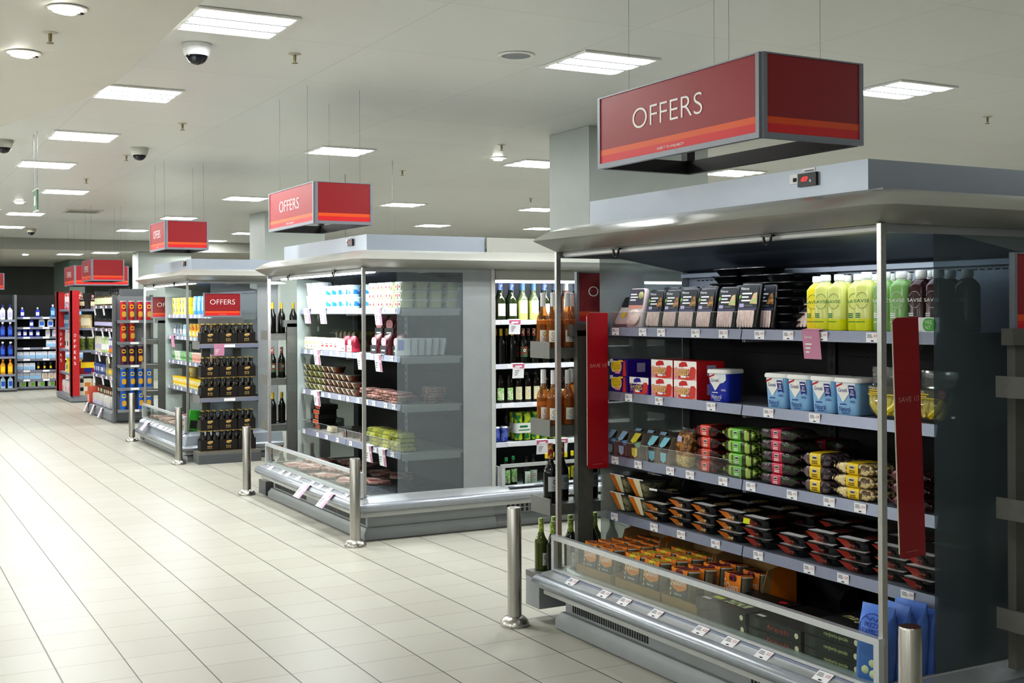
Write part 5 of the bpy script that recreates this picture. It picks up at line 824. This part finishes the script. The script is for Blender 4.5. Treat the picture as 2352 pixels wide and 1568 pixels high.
RBX=pk('red_carton','boxed food',.2,.25,.2,'#c2533c',[(-.4,.1,.4,.5,PNK)],None,None,.004); BJ=pk('brown_jar','jar',.09,.09,.13,'#5c3320',[(-.3,.2,.3,.6,CRM)],BLACK,'#3a2014',.04); WBX=pk('white_carton','boxed food',.34,.28,.17,'#c9c6c2',[(-.4,.1,.4,.4,LIL)],None,None,.004)
RBX.put((3.3,20.2,.162),'red carton at the far foot of the aisle end',None,FX,sc=(1,1,1.3)); row(WBX,4,3.36,19.85,-.37,.162,'pale carton on the base of the aisle end, %s from the red carton','pale cartons on the aisle end'); row(BJ,13,3.33,19.95,-.125,.334,'brown jar standing on the pale cartons, %s from the red carton','brown jars on the aisle end')
n=0
for zz,ys in ((1.71,(20.0,19.2)),(1.36,(20.2,19.3,18.7)),(.985,(19.6,18.8)),(.635,(20.1,19.3,18.6)),(.16,(20.2,19.6,18.9))):
    for i,y in enumerate(ys): hangcard('white price card, %s shelf of the aisle end, %s from its far side'%(ORD[n],ORD[i]),(3.235 if zz>.2 else 3.165,y,zz),FX,2 if zz>.2 else 0,.14,.15,.15 if zz>.2 else -.4)
    n+=1
t=thing('snack_rack','narrow grey rack of snack tubes on the side of the aisle end','display rack'); TZ=[1.492,1.18,.848,.52,.205]
part(t,'back_panel',M().box(3.2,18.04,.06,3.72,18.06,1.84,mat('rack_back','#85888c',.5))); 
for x in (3.17,3.7): part(t,'side_rail',M().box(x,17.98,.02,x+.04,18.06,1.86,GD))
for z in TZ: s=part(t,'shelf',M().box(3.21,17.82,z-.012,3.7,18.04,z-.002,GD)); part(s,'price_rail',M().box(3.2,17.81,z-.04,3.71,17.822,z+.003,ALUD)); part(s,'price_label',M().box(3.38,17.806,z-.034,3.5,17.81,z-.004,CARD))
def snack(n,c):
    m=mat('snk_'+n,c,.35)
    return K('snack_tube','snack tube',('tube',M().lathe([(0,.037),(.262,.037)],m,4)),('lid',M().lathe([(.26,.0385),(.272,.0385)],mat('snack_lid','#b9c8cc',.3),4)),('label_print',M().rpoly(0,.19,.05,.055,.015,YEL,-.0378).rpoly(0,.19,.036,.03,.01,m,-.0384).rpoly(.004,.085,.055,.08,.02,mat('crisp_print','#dca638',.5),-.0378)))
S_R=snack('red','#b8202a'); S_P=snack('purple','#54183f'); S_B=snack('blue','#1f66c8')
for r,(k,n,nm) in enumerate(((S_R,4,'red'),(S_R,2,'red'),(S_P,3,'purple'),(S_B,4,'blue'),(S_B,4,'blue'))):
    for i in range(n): k.put((3.295+.118*i,17.9,TZ[r]),'%s snack tube on the %s shelf down of the narrow rack, %s from the aisle'%(nm,ORD[r],ORD[i]),'snack tubes on the narrow rack',jit(.2),sc=(1.1,1.1,1.03))
# ---------------------------------------------------------------- display with red corner posts
D5=[1.67,1.33,.93,.5]; t=thing('promotion_stand','display stand with red corner posts lettered downwards','display stand'); PR5=mat('post_red','#b5262c',.4)
part(t,'base',M().skirt([(-.04,0),(.07,0),(.09,.02),(.09,.09),(.06,.11),(-.04,.115)],3.33,4.5,22.62,24.3,ALUD,.05).box(3.33,22.62,.08,4.5,24.3,.118,GREYL)); part(t,'core',M().box(3.72,23.0,.1,4.5,24.28,1.98,DARKIN))
for x,y in ((3.24,22.52),(3.24,24.24)):
    p=part(t,'corner_post',M().box(x,y,.118,x+.03,y+.15,2.0,PR5).box(x,y,.118,x+.15,y+.03,2.0,PR5)); l=M()
    for i,ch in enumerate('OFFERS'): T=l.T; l.T=Matrix.Translation((x-.002,y+.075,1.2-i*.1))@Matrix.Rotation(FX,4,'Z'); l.text(ch,.036,.055,WINK); l.T=Matrix.Translation((x+.075,y-.002,1.2-i*.1)); l.text(ch,.036,.055,WINK); l.T=T
    part(p,'lettering',l)
for z in D5: s=part(t,'shelf',M().box(3.3,22.6,z-.025,3.72,24.28,z,GREYL).box(3.72,22.6,z-.025,4.5,23.0,z,GREYL)); part(s,'price_rail',M().box(3.285,22.68,z-.04,3.3,24.22,z+.002,RAIL).box(3.4,22.585,z-.04,4.5,22.6,z+.002,RAIL))
LB=mat('lit_back','#8f93a4',.5); BBT=wine('syrup','#3a1c10',mat('red_neck','#a83434'),mat('cream_label','#e2dcb6'),h=.25,r=.05); DC='goods on the stand with red corner posts'
for i in range(5): BBT.put((3.46+.19*i,22.7,D5[0]),'brown syrup bottle on the top shelf of the red post stand, %s from its corner'%ORD[i],DC)
CBG=pk('cream_bag','bag of food',.24,.12,.24,'#dccb9c',[(-.35,.2,.35,.75,CRM)],None,'#c4a870',.04)
for i in range(3): CBG.put((3.52+.28*i,22.72,D5[1]),'cream bag on the second shelf of the red post stand, %s from its corner'%ORD[i],DC)
GJ=rtub('olive_jar','#6f7d34','#d8dcd0','#4a5a22',.24,.06)
for i in range(5): GJ.put((3.46+.15*i,22.7,D5[2]),'green jar on the third shelf of the red post stand, %s from its corner'%ORD[i],DC)
RBG=pk('red_gold_box','boxed food',.32,.16,.22,'#9c1f24',[(-.4,.5,.4,.95,YEL),(-.2,.1,.2,.5,NAVY)],None,None,.01)
for i in range(3): RBG.put((3.56+.34*i,22.74,D5[3]),'red and gold box, fourth shelf of the red post stand, %s from its corner'%ORD[i],DC)
OBW=pk('white_treat_box','boxed food',.24,.2,.15,'#e6dfcf',[(.0,.05,.4,.5,ORG),(-.35,.5,-.1,.95,DK)],None,None,.006)
for l in range(2):
    for i in range(4): OBW.put((3.50+.25*i,22.74,.12+.152*l),'white and orange box on the red post stand base, %s row, %s from the corner'%(('lower','upper')[l],ORD[i]),DC)
fr5=[(pk('red_white_pack','packed food',.2,.12,.3,'#cf2a2a',[(-.4,.1,.3,.45,LBLU),(-.3,.5,.4,.8,CARD)],None,'#e8e6e4',.02),4,D5[0],.36,'red and white pack'),(pk('blue_bottle_pack','bottle',.14,.1,.24,'#4f97b8',[(-.35,.3,.35,.6,CARD)],None,'#2b6f94',.04),7,D5[1],.21,'teal blue bottle'),(pk('white_bottle','bottle',.14,.1,.28,'#d9dcd8',[(-.3,.2,.3,.5,CHAR)],None,None,.05),5,D5[2],.3,'white bottle'),(pk('yellow_carton','boxed food',.2,.12,.26,'#e8e03a',[(-.3,.2,.3,.5,GRN)],None,None,.006),3,D5[3],.45,'yellow carton'),(pk('white_bag','bag of food',.3,.2,.22,'#d8d4d0',[(-.3,.2,.3,.5,PNK)],None,None,.05),4,.12,.38,'white bag')]
for k,n,z,dy,nm in fr5:
    for i in range(n): k.put((3.42,22.9+dy*i,z),'%s, aisle side of the red post stand, %s from its near corner'%(nm,ORD[i]),DC,FX)
# ---------------------------------------------------------------- shelving across the far end
def bottle(n,c,cap,lab,h=.26,w=.1,spray=0):
    b=M().loft([(0,w*.9,w*.55,.02),(h*.1,w,w*.6,.025),(h*.62,w,w*.6,.025),(h*.78,w*.45,w*.35,.02),(h*.85,w*.3,w*.3,.9)],mat('bt_'+n,c,.3),2); cp=M()
    if spray: cp.loft([(h*.85,w*.3,w*.3,.9),(h*.93,w*.35,w*.3,.01),(h,w*.3,w*.35,.01)],cap,2).box(-w*.2,-w*.7,h*.9,w*.2,0,h,cap)
    else: cp.lathe([(h*.84,w*.2),(h,w*.18)],cap,2)
    return K('spray_bottle' if spray else 'cleaning_bottle','bottle',('bottle',b),('cap',cp),('label',M().fr(-w*.35,h*.15,w*.35,h*.5,lab,-w*.31)))
VB=mat('vivid_blue','#2433b8',.4); BZ=[1.52,1.31,1.11,.885,.65,.415,.225]; AX0=2.78
gondola('dark shelving bay of blue and white cleaning goods across the far end',2.76,4.2,26.7,27.2,BZ,1.98,.07,'-y',DARKIN,depth=.42); gondola('shelving bay of spray bottles at the edge of the photo, across the far end',1.5,2.75,26.35,26.9,[1.47,1.12,.72,.36],1.98,.07,'-y',DARKIN,depth=.42)
B1=bottle('blue',"#2a6db0",WHITE,LBLU); B2=bottle('whiteblue','#d9e3ec',LBLU,BLU,.22,.12); B3=bottle('navy','#2433b8',WHITE,CARD,.2,.09); B4=bottle('white','#e2e0dc',WHITE,LIL,.2,.1); B5=bottle('amber','#d99a2a',WHITE,CARD,.2,.09); BXW=pk('white_box','boxed goods',.115,.1,.15,'#d3d8e4',[(-.4,.1,.4,.5,LBLU)],None,None,.006); BXO=pk('white_orange_box','boxed goods',.115,.1,.13,'#dcd6cf',[(-.2,.2,.3,.6,mat('peach','#d9ad84',.5))],None,None,.006); BXG=pk('white_green_box','boxed goods',.14,.1,.13,'#c4ccbc',[(-.1,.1,.4,.6,LIME)],None,None,.006); BXD=pk('dark_bottle','bottle',.05,.05,.16,'#22263a',[(-.4,.2,.4,.5,YEL)],None,None,.02)
rows=[(1.52,[(.12,B3),(.42,B3),(.72,B1),(.9,B4),(1.08,B1),(1.25,B1)],'hanging row'),(1.31,[(.3,B3),(.5,B2),(.67,B2),(.83,B2),(1.0,B2),(1.17,B1)],'second row'),(1.11,[(.06,B3),(.17,B3),(.29,B3),(.42,B3),(.62,B4),(.75,B4),(.87,B5),(1.0,B4),(1.14,B4)],'third row'),(.885,[(.64+.12*i,BXW) for i in range(6)],'fourth row'),(.65,[(.07+.12*i,BXW) for i in range(11)],'fifth row'),(.415,[(.07+.12*i,BXW if i<3 or i>6 else BXD) for i in range(11)],'sixth row'),(.225,[(.07+.12*i,BXW if i<4 else BXO) for i in range(11)],'seventh row'),(.072,[(.12,BXG),(.3,BXG),(.48,BXG),(.68,BXG),(.85,BXG),(1.02,BXG),(1.18,BXG)],'lowest row')]
for z,its,nm in rows:
    for i,(dx,k) in enumerate(its): k.put((AX0+dx,26.78,z+.001),'%s, %s of the far shelving bay, %s across from the spray bottles'%(k.name.replace('_',' '),nm,ORD[i]),'goods on the far shelving bay',jit(.1))
S1=bottle('spraywhite','#dfe3ee',NAVY,LIL,.3,.1,1); S2=bottle('spraynavy','#1c2a86',WHITE,BLU,.3,.1,1); S3=bottle('sprayamber','#e2a01e',ORG,YEL,.3,.1,1); S4=bottle('spraysky','#b9d2e4',mat('pink_cap','#d98a8a',.5),BLU,.28,.1,1)
for z,k,nm in ((1.471,S1,'white spray bottle on the top shelf'),(1.121,S2,'navy spray bottle on the second shelf'),(.721,S2,'navy spray bottle on the third shelf'),(.361,S3,'amber spray bottle on the fourth shelf'),(.072,S4,'sky blue spray bottle on the base')):
    for i in range(3): k.put((2.63-.14*i,26.42,z),'%s of the far edge bay, %s from its right'%(nm,ORD[i]),'spray bottles on the far edge bay',jit(.15))
# ---------------------------------------------------------------- camera, world, colour
cd=bpy.data.cameras.new('camera'); cam=link('camera',cd); SC.camera=cam
yaw,roll=.496,.00457; c,s=math.cos(yaw),math.sin(yaw)
r=Vector((c,-s,0)); d=Vector((0,0,-1)); w=Vector((s,c,0))
R=r*math.cos(roll)+d*math.sin(roll); D=-r*math.sin(roll)+d*math.cos(roll)
mt=Matrix((R,-D,-w)).transposed().to_4x4(); mt.translation=(0,0,1.6); cam.matrix_world=mt
cd.sensor_width=36; cd.lens=2752/2352*36; cd.shift_y=-(784-714)/2352; cd.clip_start=.05; cd.clip_end=200
w=bpy.data.worlds.new('world'); SC.world=w; w.use_nodes=True
w.node_tree.nodes['Background'].inputs[0].default_value=(.9,.95,1,1); w.node_tree.nodes['Background'].inputs[1].default_value=.15
SC.view_settings.view_transform='Standard'; SC.view_settings.look='None'; SC.view_settings.exposure=.23
SC.cycles.max_bounces=5; SC.cycles.diffuse_bounces=3; SC.cycles.glossy_bounces=3; SC.cycles.transparent_max_bounces=14; SC.cycles.use_adaptive_sampling=True; SC.cycles.adaptive_threshold=.1; SC.cycles.adaptive_min_samples=16; SC.cycles.use_light_tree=True; SC.cycles.caustics_reflective=False; SC.cycles.caustics_refractive=False; SC.cycles.sample_clamp_indirect=6

vs=SC.view_settings; vs.use_curve_mapping=True; cm=vs.curve_mapping; cv=cm.curves[3]
for a,b in ((.04,.027),(.18,.165),(.5,.53),(.8,.87)): cv.points.new(a,b)
cm.update()
